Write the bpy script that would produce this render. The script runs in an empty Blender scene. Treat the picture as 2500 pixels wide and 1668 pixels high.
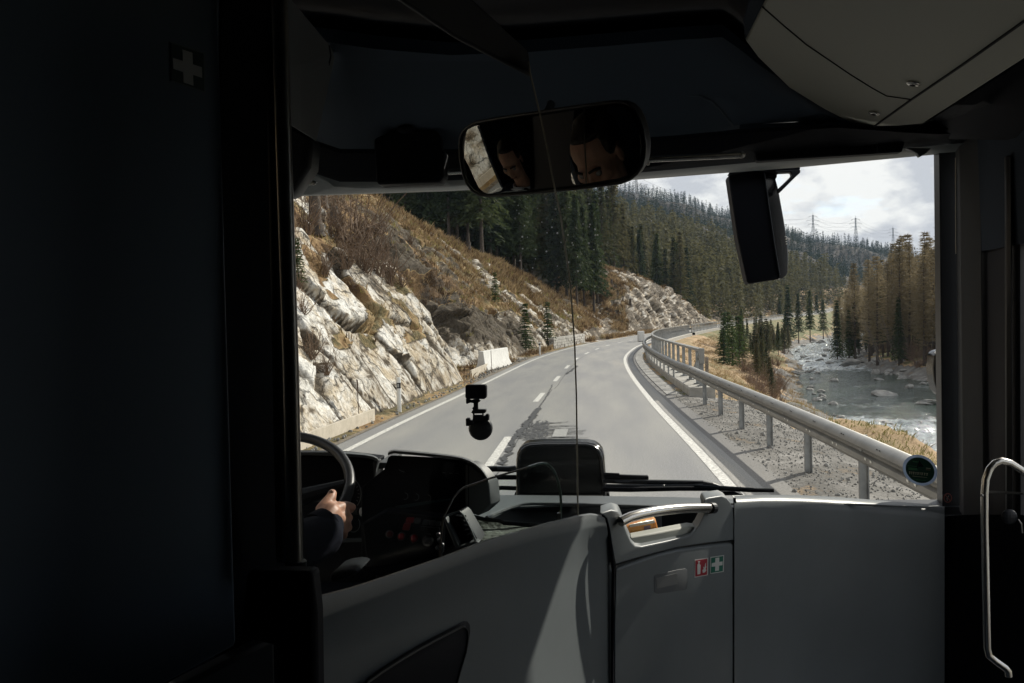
import bpy, bmesh, math, random
import numpy as np
from mathutils import Vector, Matrix, Euler
SC = bpy.context.scene
COL = SC.collection
rad = math.radians
random.seed(7)
RNG = np.random.default_rng(11)

# ------------------------------------------------------------------ camera
F = 2021.0                       # focal length in pixels of the 2500 px wide photograph
CAMZ = 2.45
cam_d = bpy.data.cameras.new('camera'); cam = bpy.data.objects.new('camera', cam_d)
COL.objects.link(cam); SC.camera = cam
cam_d.sensor_width = 36.0; cam_d.lens = F / 2500 * 36.0
cam_d.clip_start = 0.02; cam_d.clip_end = 9000
CR = Matrix.Rotation(rad(6.2), 3, 'Z') @ Matrix.Rotation(rad(90 - 1.31), 3, 'X') @ Matrix.Rotation(rad(-1.5), 3, 'Z')
CL = Vector((0, 0, CAMZ))
cam.matrix_world = Matrix.Translation(CL) @ CR.to_4x4()

# ------------------------------------------------------------------ light
SUN_AZ, SUN_EL = 41.0, 31.0      # degrees right of the heading, above the horizon
EXPOSURE = 0.40
w = bpy.data.worlds.new('World'); SC.world = w; w.use_nodes = True
nt = w.node_tree; nt.nodes.clear()
def N(t, ty, **k):
    n = t.nodes.new(ty)
    for a, v in k.items(): setattr(n, a, v)
    return n
sky = N(nt, 'ShaderNodeTexSky', sky_type='NISHITA', sun_disc=False)
sky.sun_elevation = rad(SUN_EL); sky.sun_rotation = rad(SUN_AZ); sky.altitude = 1400; sky.air_density = 1.0; sky.dust_density = 1.2
tc = N(nt, 'ShaderNodeTexCoord')
cmb = N(nt, 'ShaderNodeMapping'); nt.links.new(tc.outputs['Generated'], cmb.inputs[0]); cmb.inputs['Scale'].default_value = (1, 1, 1.9); cmb.inputs['Location'].default_value = (3.1, 1.7, .4)
n1 = N(nt, 'ShaderNodeTexNoise'); n1.inputs['Scale'].default_value = 3.4; n1.inputs['Detail'].default_value = 9; n1.inputs['Roughness'].default_value = .58; n1.inputs['Distortion'].default_value = .35
nt.links.new(cmb.outputs[0], n1.inputs['Vector'])
cov = N(nt, 'ShaderNodeValToRGB'); cov.color_ramp.elements[0].position = .35; cov.color_ramp.elements[1].position = .43
nt.links.new(n1.outputs[0], cov.inputs[0])
n2 = N(nt, 'ShaderNodeTexNoise'); n2.inputs['Scale'].default_value = 7.0; n2.inputs['Detail'].default_value = 8; n2.inputs['Roughness'].default_value = .55
nt.links.new(cmb.outputs[0], n2.inputs['Vector'])
shade = N(nt, 'ShaderNodeValToRGB')
shade.color_ramp.elements[0].position = .44; shade.color_ramp.elements[0].color = (.93, .92, .90, 1)
shade.color_ramp.elements[1].position = .53; shade.color_ramp.elements[1].color = (.56, .575, .62, 1)
nt.links.new(n2.outputs[0], shade.inputs[0])
CLOUD = 0.86
mulc = N(nt, 'ShaderNodeVectorMath', operation='SCALE'); nt.links.new(shade.outputs[0], mulc.inputs[0]); mulc.inputs['Scale'].default_value = CLOUD
skm = N(nt, 'ShaderNodeVectorMath', operation='SCALE'); nt.links.new(sky.outputs[0], skm.inputs[0]); skm.inputs['Scale'].default_value = 0.12
mix = N(nt, 'ShaderNodeMix', data_type='RGBA'); nt.links.new(cov.outputs[0], mix.inputs[0])
nt.links.new(skm.outputs[0], mix.inputs[6]); nt.links.new(mulc.outputs[0], mix.inputs[7])
bg = N(nt, 'ShaderNodeBackground'); nt.links.new(mix.outputs[2], bg.inputs[0]); bg.inputs[1].default_value = 1.0
wo = N(nt, 'ShaderNodeOutputWorld'); nt.links.new(bg.outputs[0], wo.inputs[0])
sd = bpy.data.lights.new('sun', 'SUN'); sd.energy = 4.2; sd.angle = rad(.53); sd.color = (1, .93, .82)
so = bpy.data.objects.new('sun', sd); COL.objects.link(so)
sdir = Vector((math.sin(rad(SUN_AZ)) * math.cos(rad(SUN_EL)), math.cos(rad(SUN_AZ)) * math.cos(rad(SUN_EL)), math.sin(rad(SUN_EL))))
so.location = (0, 0, 60); so.rotation_euler = sdir.to_track_quat('Z', 'Y').to_euler()
SC.view_settings.view_transform = 'Standard'; SC.view_settings.look = 'None'
SC.view_settings.exposure = EXPOSURE; SC.view_settings.gamma = 1.0
SC.render.engine = 'CYCLES'
cy = SC.cycles
cy.use_denoising = True; cy.max_bounces = 7; cy.diffuse_bounces = 4; cy.glossy_bounces = 3; cy.transparent_max_bounces = 16; cy.transmission_bounces = 4
cy.sample_clamp_indirect = 3.0; cy.caustics_reflective = False; cy.caustics_refractive = False

# ------------------------------------------------------------------ helpers
def S(px, py, d):
    """world point seen at pixel (px, py) of the 2500 px photograph, d metres in front of the camera"""
    return CL + CR @ Vector(((px - 1250) / F * d, -(py - 834) / F * d, -d))
def project(p):
    q = CR.transposed() @ (Vector(p) - CL)
    return (1250 + F * q.x / -q.z, 834 - F * q.y / -q.z, -q.z) if q.z < -1e-6 else None
def G(px, py, z=0.0):
    r = CR @ Vector(((px - 1250) / F, -(py - 834) / F, -1))
    t = (z - CAMZ) / r.z
    return CL + r * t

class MB:
    def __init__(s): s.v = []; s.f = []
    def add(s, vs, fs):
        o = len(s.v); s.v += [tuple(p) for p in vs]; s.f += [tuple(i + o for i in q) for q in fs]; return s
    def box(s, c, size, rot=None):
        x, y, z = size[0] / 2, size[1] / 2, size[2] / 2
        R = rot.to_matrix() if isinstance(rot, Euler) else (rot or Matrix.Identity(3))
        c = Vector(c)
        vs = [c + R @ Vector((a * x, b * y, e * z)) for a in (-1, 1) for b in (-1, 1) for e in (-1, 1)]
        return s.add(vs, [(0, 1, 3, 2), (4, 6, 7, 5), (0, 4, 5, 1), (2, 3, 7, 6), (0, 2, 6, 4), (1, 5, 7, 3)])
    def tube(s, pts, r, seg=10, cap=True):
        pts = [Vector(p) for p in pts]; n = len(pts)
        rs = r if isinstance(r, (list, tuple)) else [r] * n
        up = None; vs = []; fs = []
        for i, p in enumerate(pts):
            t = (pts[min(i + 1, n - 1)] - pts[max(i - 1, 0)])
            t = t.normalized() if t.length > 1e-9 else Vector((0, 0, 1))
            if up is None: up = t.orthogonal().normalized()
            up = (up - t * up.dot(t)); up = up.normalized() if up.length > 1e-6 else t.orthogonal().normalized()
            b = t.cross(up)
            for k in range(seg):
                a = 2 * math.pi * k / seg
                vs.append(p + (up * math.cos(a) + b * math.sin(a)) * rs[i])
        for i in range(n - 1):
            for k in range(seg):
                k2 = (k + 1) % seg
                fs.append((i * seg + k, i * seg + k2, (i + 1) * seg + k2, (i + 1) * seg + k))
        if cap:
            fs.append(tuple(range(seg - 1, -1, -1))); fs.append(tuple((n - 1) * seg + k for k in range(seg)))
        return s.add(vs, fs)
    def prism(s, pts, ext):
        pts = [Vector(p) for p in pts]; n = len(pts); e = Vector(ext)
        vs = pts + [p + e for p in pts]
        return s.add(vs, [tuple(range(n)), tuple(range(2 * n - 1, n - 1, -1))] + [(i, i + n, (i + 1) % n + n, (i + 1) % n) for i in range(n)])
    def loft(s, rows, closed=False):
        m = len(rows[0]); vs = [p for r in rows for p in r]; fs = []
        for i in range(len(rows) - 1):
            for k in range(m if closed else m - 1):
                k2 = (k + 1) % m
                fs.append((i * m + k, i * m + k2, (i + 1) * m + k2, (i + 1) * m + k))
        return s.add(vs, fs)
    def ball(s, c, r, seg=16, ring=10, sc=(1, 1, 1), R=None):
        c = Vector(c); rows = []
        for i in range(ring + 1):
            th = math.pi * i / ring; row = []
            for k in range(seg):
                a = 2 * math.pi * k / seg
                q = Vector((math.sin(th) * math.cos(a) * sc[0], math.sin(th) * math.sin(a) * sc[1], math.cos(th) * sc[2])) * r
                row.append(c + (R @ q if R else q))
            rows.append(row)
        return s.loft(rows, True)
    def build(s, name, mat, parent=None, smooth=None, bevel=0, bseg=2, solid=0, sub=0, keep=False):
        me = bpy.data.meshes.new(name)
        off = Vector(parent_world(parent)) if parent else Vector((0, 0, 0))
        me.from_pydata([Vector(p) - off for p in s.v], [], s.f)
        bm = bmesh.new(); bm.from_mesh(me)
        bmesh.ops.remove_doubles(bm, verts=bm.verts, dist=1e-5)
        if not keep: bmesh.ops.recalc_face_normals(bm, faces=bm.faces)
        bm.to_mesh(me); bm.free()
        if mat: me.materials.append(mat)
        o = bpy.data.objects.new(name, me); COL.objects.link(o)
        if parent: o.parent = parent
        if solid:
            m = o.modifiers.new('s', 'SOLIDIFY'); m.thickness = solid; m.offset = 0
        if bevel:
            m = o.modifiers.new('b', 'BEVEL'); m.width = bevel; m.segments = bseg; m.limit_method = 'ANGLE'; m.angle_limit = rad(35)
        if sub:
            m = o.modifiers.new('u', 'SUBSURF'); m.levels = sub; m.render_levels = sub
        if smooth is not False and (smooth or bevel or sub):
            me.shade_smooth()
            if not sub: me.set_sharp_from_angle(angle=rad(40 if not bevel else 60))
        return o
def parent_world(p):
    v = Vector((0, 0, 0))
    while p is not None:
        v = v + p.location; p = p.parent
    return v
def props(o, label=None, cat=None, group=None, kind=None):
    if label: o['label'] = label
    if cat: o['category'] = cat
    if group: o['group'] = group
    if kind: o['kind'] = kind
    return o
def thing(name, label, cat, loc=(0, 0, 0), group=None):
    o = bpy.data.objects.new(name, None); COL.objects.link(o); o.location = loc
    o.empty_display_size = .1
    return props(o, label, cat, group)
def dup(root, loc, label=None, group=None, rotz=None, scale=None, cat=None):
    r = root.copy(); COL.objects.link(r); r.location = loc
    if rotz is not None: r.rotation_euler = (r.rotation_euler[0], r.rotation_euler[1], rotz)
    if scale is not None: r.scale = scale if hasattr(scale, '__len__') else (scale,) * 3
    if label: r['label'] = label
    if group: r['group'] = group
    if cat: r['category'] = cat
    for ch in root.children:
        c = ch.copy(); COL.objects.link(c); c.parent = r
        for g in ch.children:
            e = g.copy(); COL.objects.link(e); e.parent = c
    return r
def npmesh(name, V, Fc, mat, parent=None, smooth=False, attrs=None):
    """V (n,3), Fc (m,k) index array; fast mesh"""
    me = bpy.data.meshes.new(name); k = Fc.shape[1]; m = len(Fc)
    me.vertices.add(len(V)); me.vertices.foreach_set('co', np.ascontiguousarray(V, dtype=np.float32).ravel())
    me.loops.add(m * k); me.loops.foreach_set('vertex_index', np.ascontiguousarray(Fc, dtype=np.int32).ravel())
    me.polygons.add(m); me.polygons.foreach_set('loop_start', np.arange(0, m * k, k, dtype=np.int32))
    me.polygons.foreach_set('loop_total', np.full(m, k, dtype=np.int32))
    if smooth: me.polygons.foreach_set('use_smooth', np.ones(m, dtype=bool))
    me.update(calc_edges=True)
    for an, av in (attrs or {}).items():
        a = me.attributes.new(an, 'FLOAT', 'POINT'); a.data.foreach_set('value', np.ascontiguousarray(av, dtype=np.float32).ravel())
    if mat: me.materials.append(mat)
    o = bpy.data.objects.new(name, me); COL.objects.link(o)
    if parent: o.parent = parent
    return o
def grid_faces(nr, nc):
    i = np.arange(nr - 1)[:, None] * nc + np.arange(nc - 1)[None, :]
    return np.stack([i, i + 1, i + nc + 1, i + nc], -1).reshape(-1, 4)

# ------------------------------------------------------------------ numpy noise
def _h(ix, iy, iz, s):
    h = (ix.astype(np.int64) * 374761393 + iy.astype(np.int64) * 668265263 + iz.astype(np.int64) * 2147483647 + s * 974634777) & 0xffffffff
    h = ((h ^ (h >> 13)) * 1274126177) & 0xffffffff
    h = (h ^ (h >> 16)) * 2246822519 & 0xffffffff
    return ((h ^ (h >> 15)) & 0xffffff) / float(0xffffff)
def vnoise(P, s=0):
    i = np.floor(P).astype(np.int64); f = P - i; f = f * f * (3 - 2 * f)
    r = 0
    for a in (0, 1):
        for b in (0, 1):
            for c in (0, 1):
                wgt = (f[..., 0] if a else 1 - f[..., 0]) * (f[..., 1] if b else 1 - f[..., 1]) * (f[..., 2] if c else 1 - f[..., 2])
                r = r + wgt * _h(i[..., 0] + a, i[..., 1] + b, i[..., 2] + c, s)
    return r * 2 - 1
def fbm(P, oct=4, s=0, g=.5):
    r = 0; a = 1.0
    for o in range(oct):
        r = r + a * vnoise(P * 2 ** o + o * 17.3, s + o); a *= g
    return r
def rockcells(P, s=0):
    """per point: random block offset, planar tilt term and edge distance (F2-F1)"""
    i = np.floor(P).astype(np.int64)
    d1 = np.full(P.shape[:-1], 9.); d2 = d1.copy(); off = np.zeros_like(d1); til = np.zeros_like(d1)
    for a in (-1, 0, 1):
        for b in (-1, 0, 1):
            for c in (-1, 0, 1):
                x, y, z = i[..., 0] + a, i[..., 1] + b, i[..., 2] + c
                q = np.stack([x + _h(x, y, z, s), y + _h(x, y, z, s + 1), z + _h(x, y, z, s + 2)], -1)
                dv = P - q; d = np.sqrt((dv ** 2).sum(-1))
                t = dv[..., 0] * (_h(x, y, z, s + 3) - .5) + dv[..., 1] * (_h(x, y, z, s + 4) - .5) + dv[..., 2] * (_h(x, y, z, s + 5) - .5)
                m = d < d1
                d2 = np.where(m, d1, np.minimum(d2, d)); off = np.where(m, _h(x, y, z, s + 6), off); til = np.where(m, t, til)
                d1 = np.where(m, d, d1)
    return off, til, d2 - d1
def noise1(x, s=0):
    x = np.asarray(x, float); return vnoise(np.stack([x, x * 0 + .5, x * 0 + .5], -1), s)

# ------------------------------------------------------------------ materials
MATS = {}
def pm(name, col, rough=.6, metal=0.0, var=0.0, vscale=5.0, bump=0.0, bscale=60.0, col2=None, spec=.5, coat=0.0, detail=5, emis=None, alpha=None, bdist=.01):
    if name in MATS: return MATS[name]
    m = bpy.data.materials.new(name); m.use_nodes = True; t = m.node_tree
    b = t.nodes['Principled BSDF']
    b.inputs['Roughness'].default_value = rough; b.inputs['Metallic'].default_value = metal
    b.inputs['Specular IOR Level'].default_value = spec; b.inputs['Coat Weight'].default_value = coat
    c = (*col, 1)
    b.inputs['Base Color'].default_value = c
    tcn = N(t, 'ShaderNodeTexCoord')
    if var or col2:
        n = N(t, 'ShaderNodeTexNoise'); n.inputs['Scale'].default_value = vscale; n.inputs['Detail'].default_value = detail; n.inputs['Roughness'].default_value = .6
        t.links.new(tcn.outputs['Object'], n.inputs['Vector'])
        r = N(t, 'ShaderNodeValToRGB'); r.color_ramp.elements[0].position = .35; r.color_ramp.elements[1].position = .65
        if col2: r.color_ramp.elements[0].color = c; r.color_ramp.elements[1].color = (*col2, 1)
        else:
            r.color_ramp.elements[0].color = (*[x * (1 - var) for x in col], 1); r.color_ramp.elements[1].color = (*[min(1, x * (1 + var)) for x in col], 1)
        t.links.new(n.outputs[0], r.inputs[0]); t.links.new(r.outputs[0], b.inputs['Base Color'])
    if bump:
        n = N(t, 'ShaderNodeTexNoise'); n.inputs['Scale'].default_value = bscale; n.inputs['Detail'].default_value = 3
        t.links.new(tcn.outputs['Object'], n.inputs['Vector'])
        bp = N(t, 'ShaderNodeBump'); bp.inputs['Strength'].default_value = bump; bp.inputs['Distance'].default_value = bdist
        t.links.new(n.outputs[0], bp.inputs['Height']); t.links.new(bp.outputs[0], b.inputs['Normal'])
    if emis:
        b.inputs['Emission Color'].default_value = (*emis[0], 1); b.inputs['Emission Strength'].default_value = emis[1]
    MATS[name] = m
    return m
def attr_mat(name, attr, stops, rough=.8, nscale=3.0, namp=.25, bump=.3, bscale=20, bdist=.05):
    """colour from a per-vertex kind value through a ramp, broken up with noise"""
    m = bpy.data.materials.new(name); m.use_nodes = True; t = m.node_tree; b = t.nodes['Principled BSDF']
    b.inputs['Roughness'].default_value = rough; b.inputs['Specular IOR Level'].default_value = .25
    a = N(t, 'ShaderNodeAttribute', attribute_name=attr)
    tcn = N(t, 'ShaderNodeTexCoord')
    n = N(t, 'ShaderNodeTexNoise'); n.inputs['Scale'].default_value = nscale; n.inputs['Detail'].default_value = 6; n.inputs['Roughness'].default_value = .65
    t.links.new(tcn.outputs['Object'], n.inputs['Vector'])
    ma = N(t, 'ShaderNodeMath', operation='MULTIPLY_ADD'); t.links.new(n.outputs[0], ma.inputs[0]); ma.inputs[1].default_value = namp; 
    ad = N(t, 'ShaderNodeMath', operation='SUBTRACT'); t.links.new(a.outputs['Fac'], ad.inputs[0]); ad.inputs[1].default_value = namp * .5
    t.links.new(ad.outputs[0], ma.inputs[2])
    r = N(t, 'ShaderNodeValToRGB'); cr = r.color_ramp
    while len(cr.elements) > 1: cr.elements.remove(cr.elements[0])
    cr.elements[0].position = stops[0][0]; cr.elements[0].color = (*stops[0][1], 1)
    for p, c in stops[1:]:
        e = cr.elements.new(p); e.color = (*c, 1)
    t.links.new(ma.outputs[0], r.inputs[0]); t.links.new(r.outputs[0], b.inputs['Base Color'])
    if bump:
        n3 = N(t, 'ShaderNodeTexNoise'); n3.inputs['Scale'].default_value = bscale; n3.inputs['Detail'].default_value = 5
        t.links.new(tcn.outputs['Object'], n3.inputs['Vector'])
        bp = N(t, 'ShaderNodeBump'); bp.inputs['Strength'].default_value = bump; bp.inputs['Distance'].default_value = bdist
        t.links.new(n3.outputs[0], bp.inputs['Height']); t.links.new(bp.outputs[0], b.inputs['Normal'])
    MATS[name] = m
    return m
# ------------------------------------------------------------------ valley layout (X right of the heading, Y ahead)
def tab(pts):
    xs = np.array([p[0] for p in pts], float); ys = np.array([p[1] for p in pts], float)
    # smooth (monotone cubic) interpolation
    d = np.diff(ys) / np.diff(xs); m = np.concatenate([[d[0]], (d[1:] + d[:-1]) / 2, [d[-1]]])
    def f(x):
        x = np.asarray(x, float); k = np.clip(np.searchsorted(xs, x) - 1, 0, len(xs) - 2)
        h = xs[k + 1] - xs[k]; t = np.clip((x - xs[k]) / h, 0, 1)
        return ((2 * t ** 3 - 3 * t ** 2 + 1) * ys[k] + (t ** 3 - 2 * t ** 2 + t) * h * m[k] + (-2 * t ** 3 + 3 * t ** 2) * ys[k + 1] + (t ** 3 - t ** 2) * h * m[k + 1])
    return f
xr = tab([(-40, 2.4), (0, 1.9), (12, 1.82), (25, 1.45), (42, 1.27), (54, 1.5), (66, 2.3), (79, 3.6), (100, 7), (128, 12.5), (165, 21), (230, 38), (295, 60), (370, 92), (450, 126), (540, 175), (700, 265), (1000, 430), (1600, 760)])
zr = tab([(-40, 0), (100, 0), (128, .05), (165, .15), (230, .5), (295, 1.3), (370, 2.8), (450, 5.2), (540, 8), (1000, 22), (1600, 40)])
wd = tab([(-40, 7), (0, 7), (16, 6.85), (29, 6.3), (42, 6.0), (66, 6.0), (100, 6.3), (230, 6.6), (540, 7.5), (1600, 9)])
def xl(Y): return xr(Y) - wd(Y)
ridge = tab([(-40, 12.5), (30, 13.2), (60, 12.6), (80, 11.6), (100, 10.2), (120, 8.2), (134, 5.4), (142, 7), (151, 12), (165, 12.6), (190, 11.4), (210, 8.5), (228, 4.5), (250, 3.5), (300, 5), (400, 8), (600, 10), (1600, 10)])
foot = tab([(-40, 1.5), (0, 1.3), (20, 1.0), (30, .9), (34, .9), (38, 2.6), (45, 3.1), (49, 1.9), (58, 1.5), (80, 1.3), (110, 2.0), (140, 2.0), (150, 1.2), (220, 1.2), (240, 3), (400, 3), (1600, 3)])
rockh = tab([(-40, 4), (14, 4.2), (22, 4.6), (30, 4.7), (35, 4.0), (38, 2.6), (42, 4.5), (47, 4.5), (55, 2.8), (70, 3.0), (80, 1.8), (110, 1.2), (135, 1.5), (148, 8), (165, 10), (195, 8), (222, 3), (240, .6), (1600, .6)])
xa = tab([(-60, 13), (0, 13.5), (30, 15), (50, 16.6), (69, 18.5), (91, 21.7), (140, 33), (211, 47), (300, 80), (400, 125), (600, 220), (1000, 480)])
xb = tab([(-60, 36), (0, 36), (60, 38), (92, 38), (149, 42.5), (178, 52), (211, 60), (267, 80), (300, 92), (400, 141), (600, 245), (1000, 515)])
WATER = -6.0
def sstep(a, b, x):
    t = np.clip((x - a) / (b - a), 0, 1); return t * t * (3 - 2 * t)

# ---- left hillside: base profile point for (Y, v) with v >= 0 horizontal distance from the left edge line
def hill_base(Y, v):
    f = foot(Y); rh = rockh(Y); c = ridge(Y); R = np.maximum(c, rh + .3)
    run = np.maximum(rh * .62, .4)                       # steep rock band
    a = np.clip((v - f) / run, 0, 1)
    z = np.where(v < f, .10 * sstep(.3, f, v), 0)
    z = z + rh * (a ** .85) * (v > f)
    u2 = np.clip(v - f - run, 0, None); L = np.maximum(14 - f - run, 2)
    z = z + (R - rh) * np.clip(u2 / L, 0, 1) ** .92
    u3 = np.clip(u2 - L, 0, None)
    z = z + (.34 * u3 - .09 * np.clip(u3 - 120, 0, None)) * (1 - .25 * sstep(800, 1400, Y))
    return zr(Y) + z
def hill_point(Y, v):
    """displaced hillside: arrays -> (X, Y, Z, rockmask, kind)"""
    X0 = xl(Y) - v; Z0 = hill_base(Y, v)
    e = .15
    dz = (hill_base(Y, v + e) - hill_base(Y, np.maximum(v - e, 0))) / (2 * e)
    nl = np.sqrt(1 + dz ** 2); nx = dz / nl; nz = 1 / nl       # normal (leaning towards +X)
    P = np.stack([X0, Y, Z0], -1)
    f = foot(Y); rh = rockh(Y); run = np.maximum(rh * .62, .4)
    far = sstep(60, 110, Y)
    # slanted joints: shear
    Q = P.copy(); Q[..., 1] = P[..., 1] + .55 * P[..., 2]; Q[..., 2] = P[..., 2] * .62
    o1, t1, e1 = rockcells(Q / 3.4, 3); o2, t2, e2 = rockcells(Q / 1.25 + 7, 20); o3, t3, e3 = rockcells(Q / .42 + 3, 40)
    big = fbm(P / 6.0, 3, 5); mid = fbm(P / 1.6, 4, 9); fine = fbm(P / .35, 3, 13)
    inside = sstep(-.15, .25, v - f) * (1 - sstep(-.5, .6, v - f - run * (1.05 + .35 * big)))
    patch = sstep(.27, .42, fbm(P / np.array([3.0, 3.5, 2.2]) + 31, 3, 33)) * sstep(0, 2, v - f - run) * (1 - sstep(9, 13.5, v)) * (.8)
    strk = sstep(.16, .34, fbm(np.stack([P[..., 0] * .35, (P[..., 1] + P[..., 2] * .9) * .22, P[..., 2] * .08], -1), 3, 55)) * sstep(46, 52, Y) * (1 - sstep(-1, 3, v - 11))
    rock = np.clip(np.maximum(inside, np.maximum(patch, strk * .9)), 0, 1)
    # pockets of soil and moss on the face
    moss = sstep(.18, .42, fbm(P / np.array([1.2, 1.6, .9]) + 71, 3, 61)) * sstep(.3, 1, v - f) * .9
    rockD = rock.copy(); rock = rock * (1 - moss * np.where(Y < 38, .62, .35))
    amp = np.clip(rh / 4, .35, 1.6)
    st = (.70 * P[..., 1] + .62 * P[..., 2] + .25 * P[..., 0]) / 2.6 + .30 * vnoise(P / 2.2, 301); sw = st - np.floor(st)
    st2 = (.55 * P[..., 1] - .75 * P[..., 2]) / 1.7 + .35 * vnoise(P / 1.7, 305); sw2 = st2 - np.floor(st2)
    D = (o1 - .5) * .75 * amp + t1 * .30 * amp + (o2 - .5) * .34 + t2 * .34 + (o3 - .5) * .12 + t3 * .22
    D = D + .38 * (sw - .5) * amp + .22 * (sw2 - .5) + .04 * np.abs(mid)
    D = D - .30 * (1 - sstep(0, .055, e1)) - .11 * (1 - sstep(0, .07, e2)) - .02 * (1 - sstep(0, .09, e3))
    D = D * np.where((Y > 36) & (Y < 50), 1.35, 1.0) + fine * .03
    soil = big * .38 + mid * .14 + fine * .07 + (o2 - .5) * .12
    hollow = sstep(35.5, 38.5, Y) * (1 - sstep(46, 50, Y)) * sstep(.4, 2.5, v - f) * (1 - sstep(6, 11, v - f))
    flat = sstep(13, 17, Y) * (1 - sstep(33, 36.5, Y)) * (1 - sstep(-.2, .6, v - f - run * 1.0))
    Dslab = (o1 - .5) * .50 + t1 * .16 + .26 * (sw - .5) + (o2 - .5) * .10 + t2 * .12 + .16 * (sw2 - .5) * (o1 > .5) + (o3 - .5) * .05 + t3 * .10 + fine * .025 - .26 * (1 - sstep(0, .05, e1)) + .25 * vnoise(P / 5.0, 401)
    D = D * (1 - flat) + Dslab * flat
    D = D * rockD + soil * (1 - rockD) * sstep(.4, 1.8, v - .4) - hollow * 1.4
    near = sstep(.7, 1.6, v - f + .8) 
    D = D * near
    nearslope = sstep(0.9, 1.4, v)
    X = X0 + nx * D; Z = Z0 + nz * D
    Z = Z + (1 - near) * .03 * mid * nearslope
    fz = 18 * sstep(250, 700, Y) * fbm(P / 160.0, 3, 81) + 7 * sstep(30, 80, v) * fbm(P / 45.0, 3, 83)
    Z = Z + fz * sstep(16, 50, v)
    Yo = Y + .12 * fbm(P / .9, 2, 88) * rock * (Y > 12)
    # kind value for the material: 0 soil dark .25 grass .5 straw .75 tan rock 1 white rock
    soilk = .20 + .20 * fbm(P / 2.1, 4, 91) + .10 * fbm(P / .5, 3, 95)
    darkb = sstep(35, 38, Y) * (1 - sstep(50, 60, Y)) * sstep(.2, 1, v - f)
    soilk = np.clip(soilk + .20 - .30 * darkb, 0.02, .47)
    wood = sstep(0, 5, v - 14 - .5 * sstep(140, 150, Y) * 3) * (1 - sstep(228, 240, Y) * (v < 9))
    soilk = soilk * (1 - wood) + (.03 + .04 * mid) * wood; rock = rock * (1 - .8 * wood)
    crack = (1 - sstep(0.0, .045, e1)) * .40 + (1 - sstep(0, .045, e2)) * .25 + (sw > .955) * .35 + (sw2 > .96) * .25
    rk = .86 + .16 * mid - .12 * sstep(0, .6, big) - crack - .12 * (t3 * 2)
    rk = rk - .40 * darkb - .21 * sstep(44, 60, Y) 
    kind = np.where(rock > .45, np.clip(rk, .53, 1), soilk)
    return X, Yo, Z, rock, kind
def steps(segs):
    out = [segs[0][0]]
    for a, b, s0, s1 in segs:
        x = a
        while x < b - 1e-6:
            t = (x - a) / (b - a); x += s0 + (s1 - s0) * t; out.append(min(x, b))
    return np.array(sorted(set(np.round(out, 4))))
def outside_light(): pass
hill_mat = attr_mat('hillside_mat', 'kind', [
    (0.0, (.018, .014, .010)), (.14, (.05, .034, .02)), (.24, (.13, .078, .038)), (.32, (.24, .15, .07)), (.40, (.33, .235, .12)), (.47, (.12, .10, .045)),
    (.52, (.075, .060, .043)), (.60, (.19, .158, .12)), (.68, (.46, .425, .37)), (.78, (.64, .615, .565)), (1.0, (.78, .77, .74))],
    rough=.9, nscale=5.0, namp=.20, bump=.5, bscale=13, bdist=.07)
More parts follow.
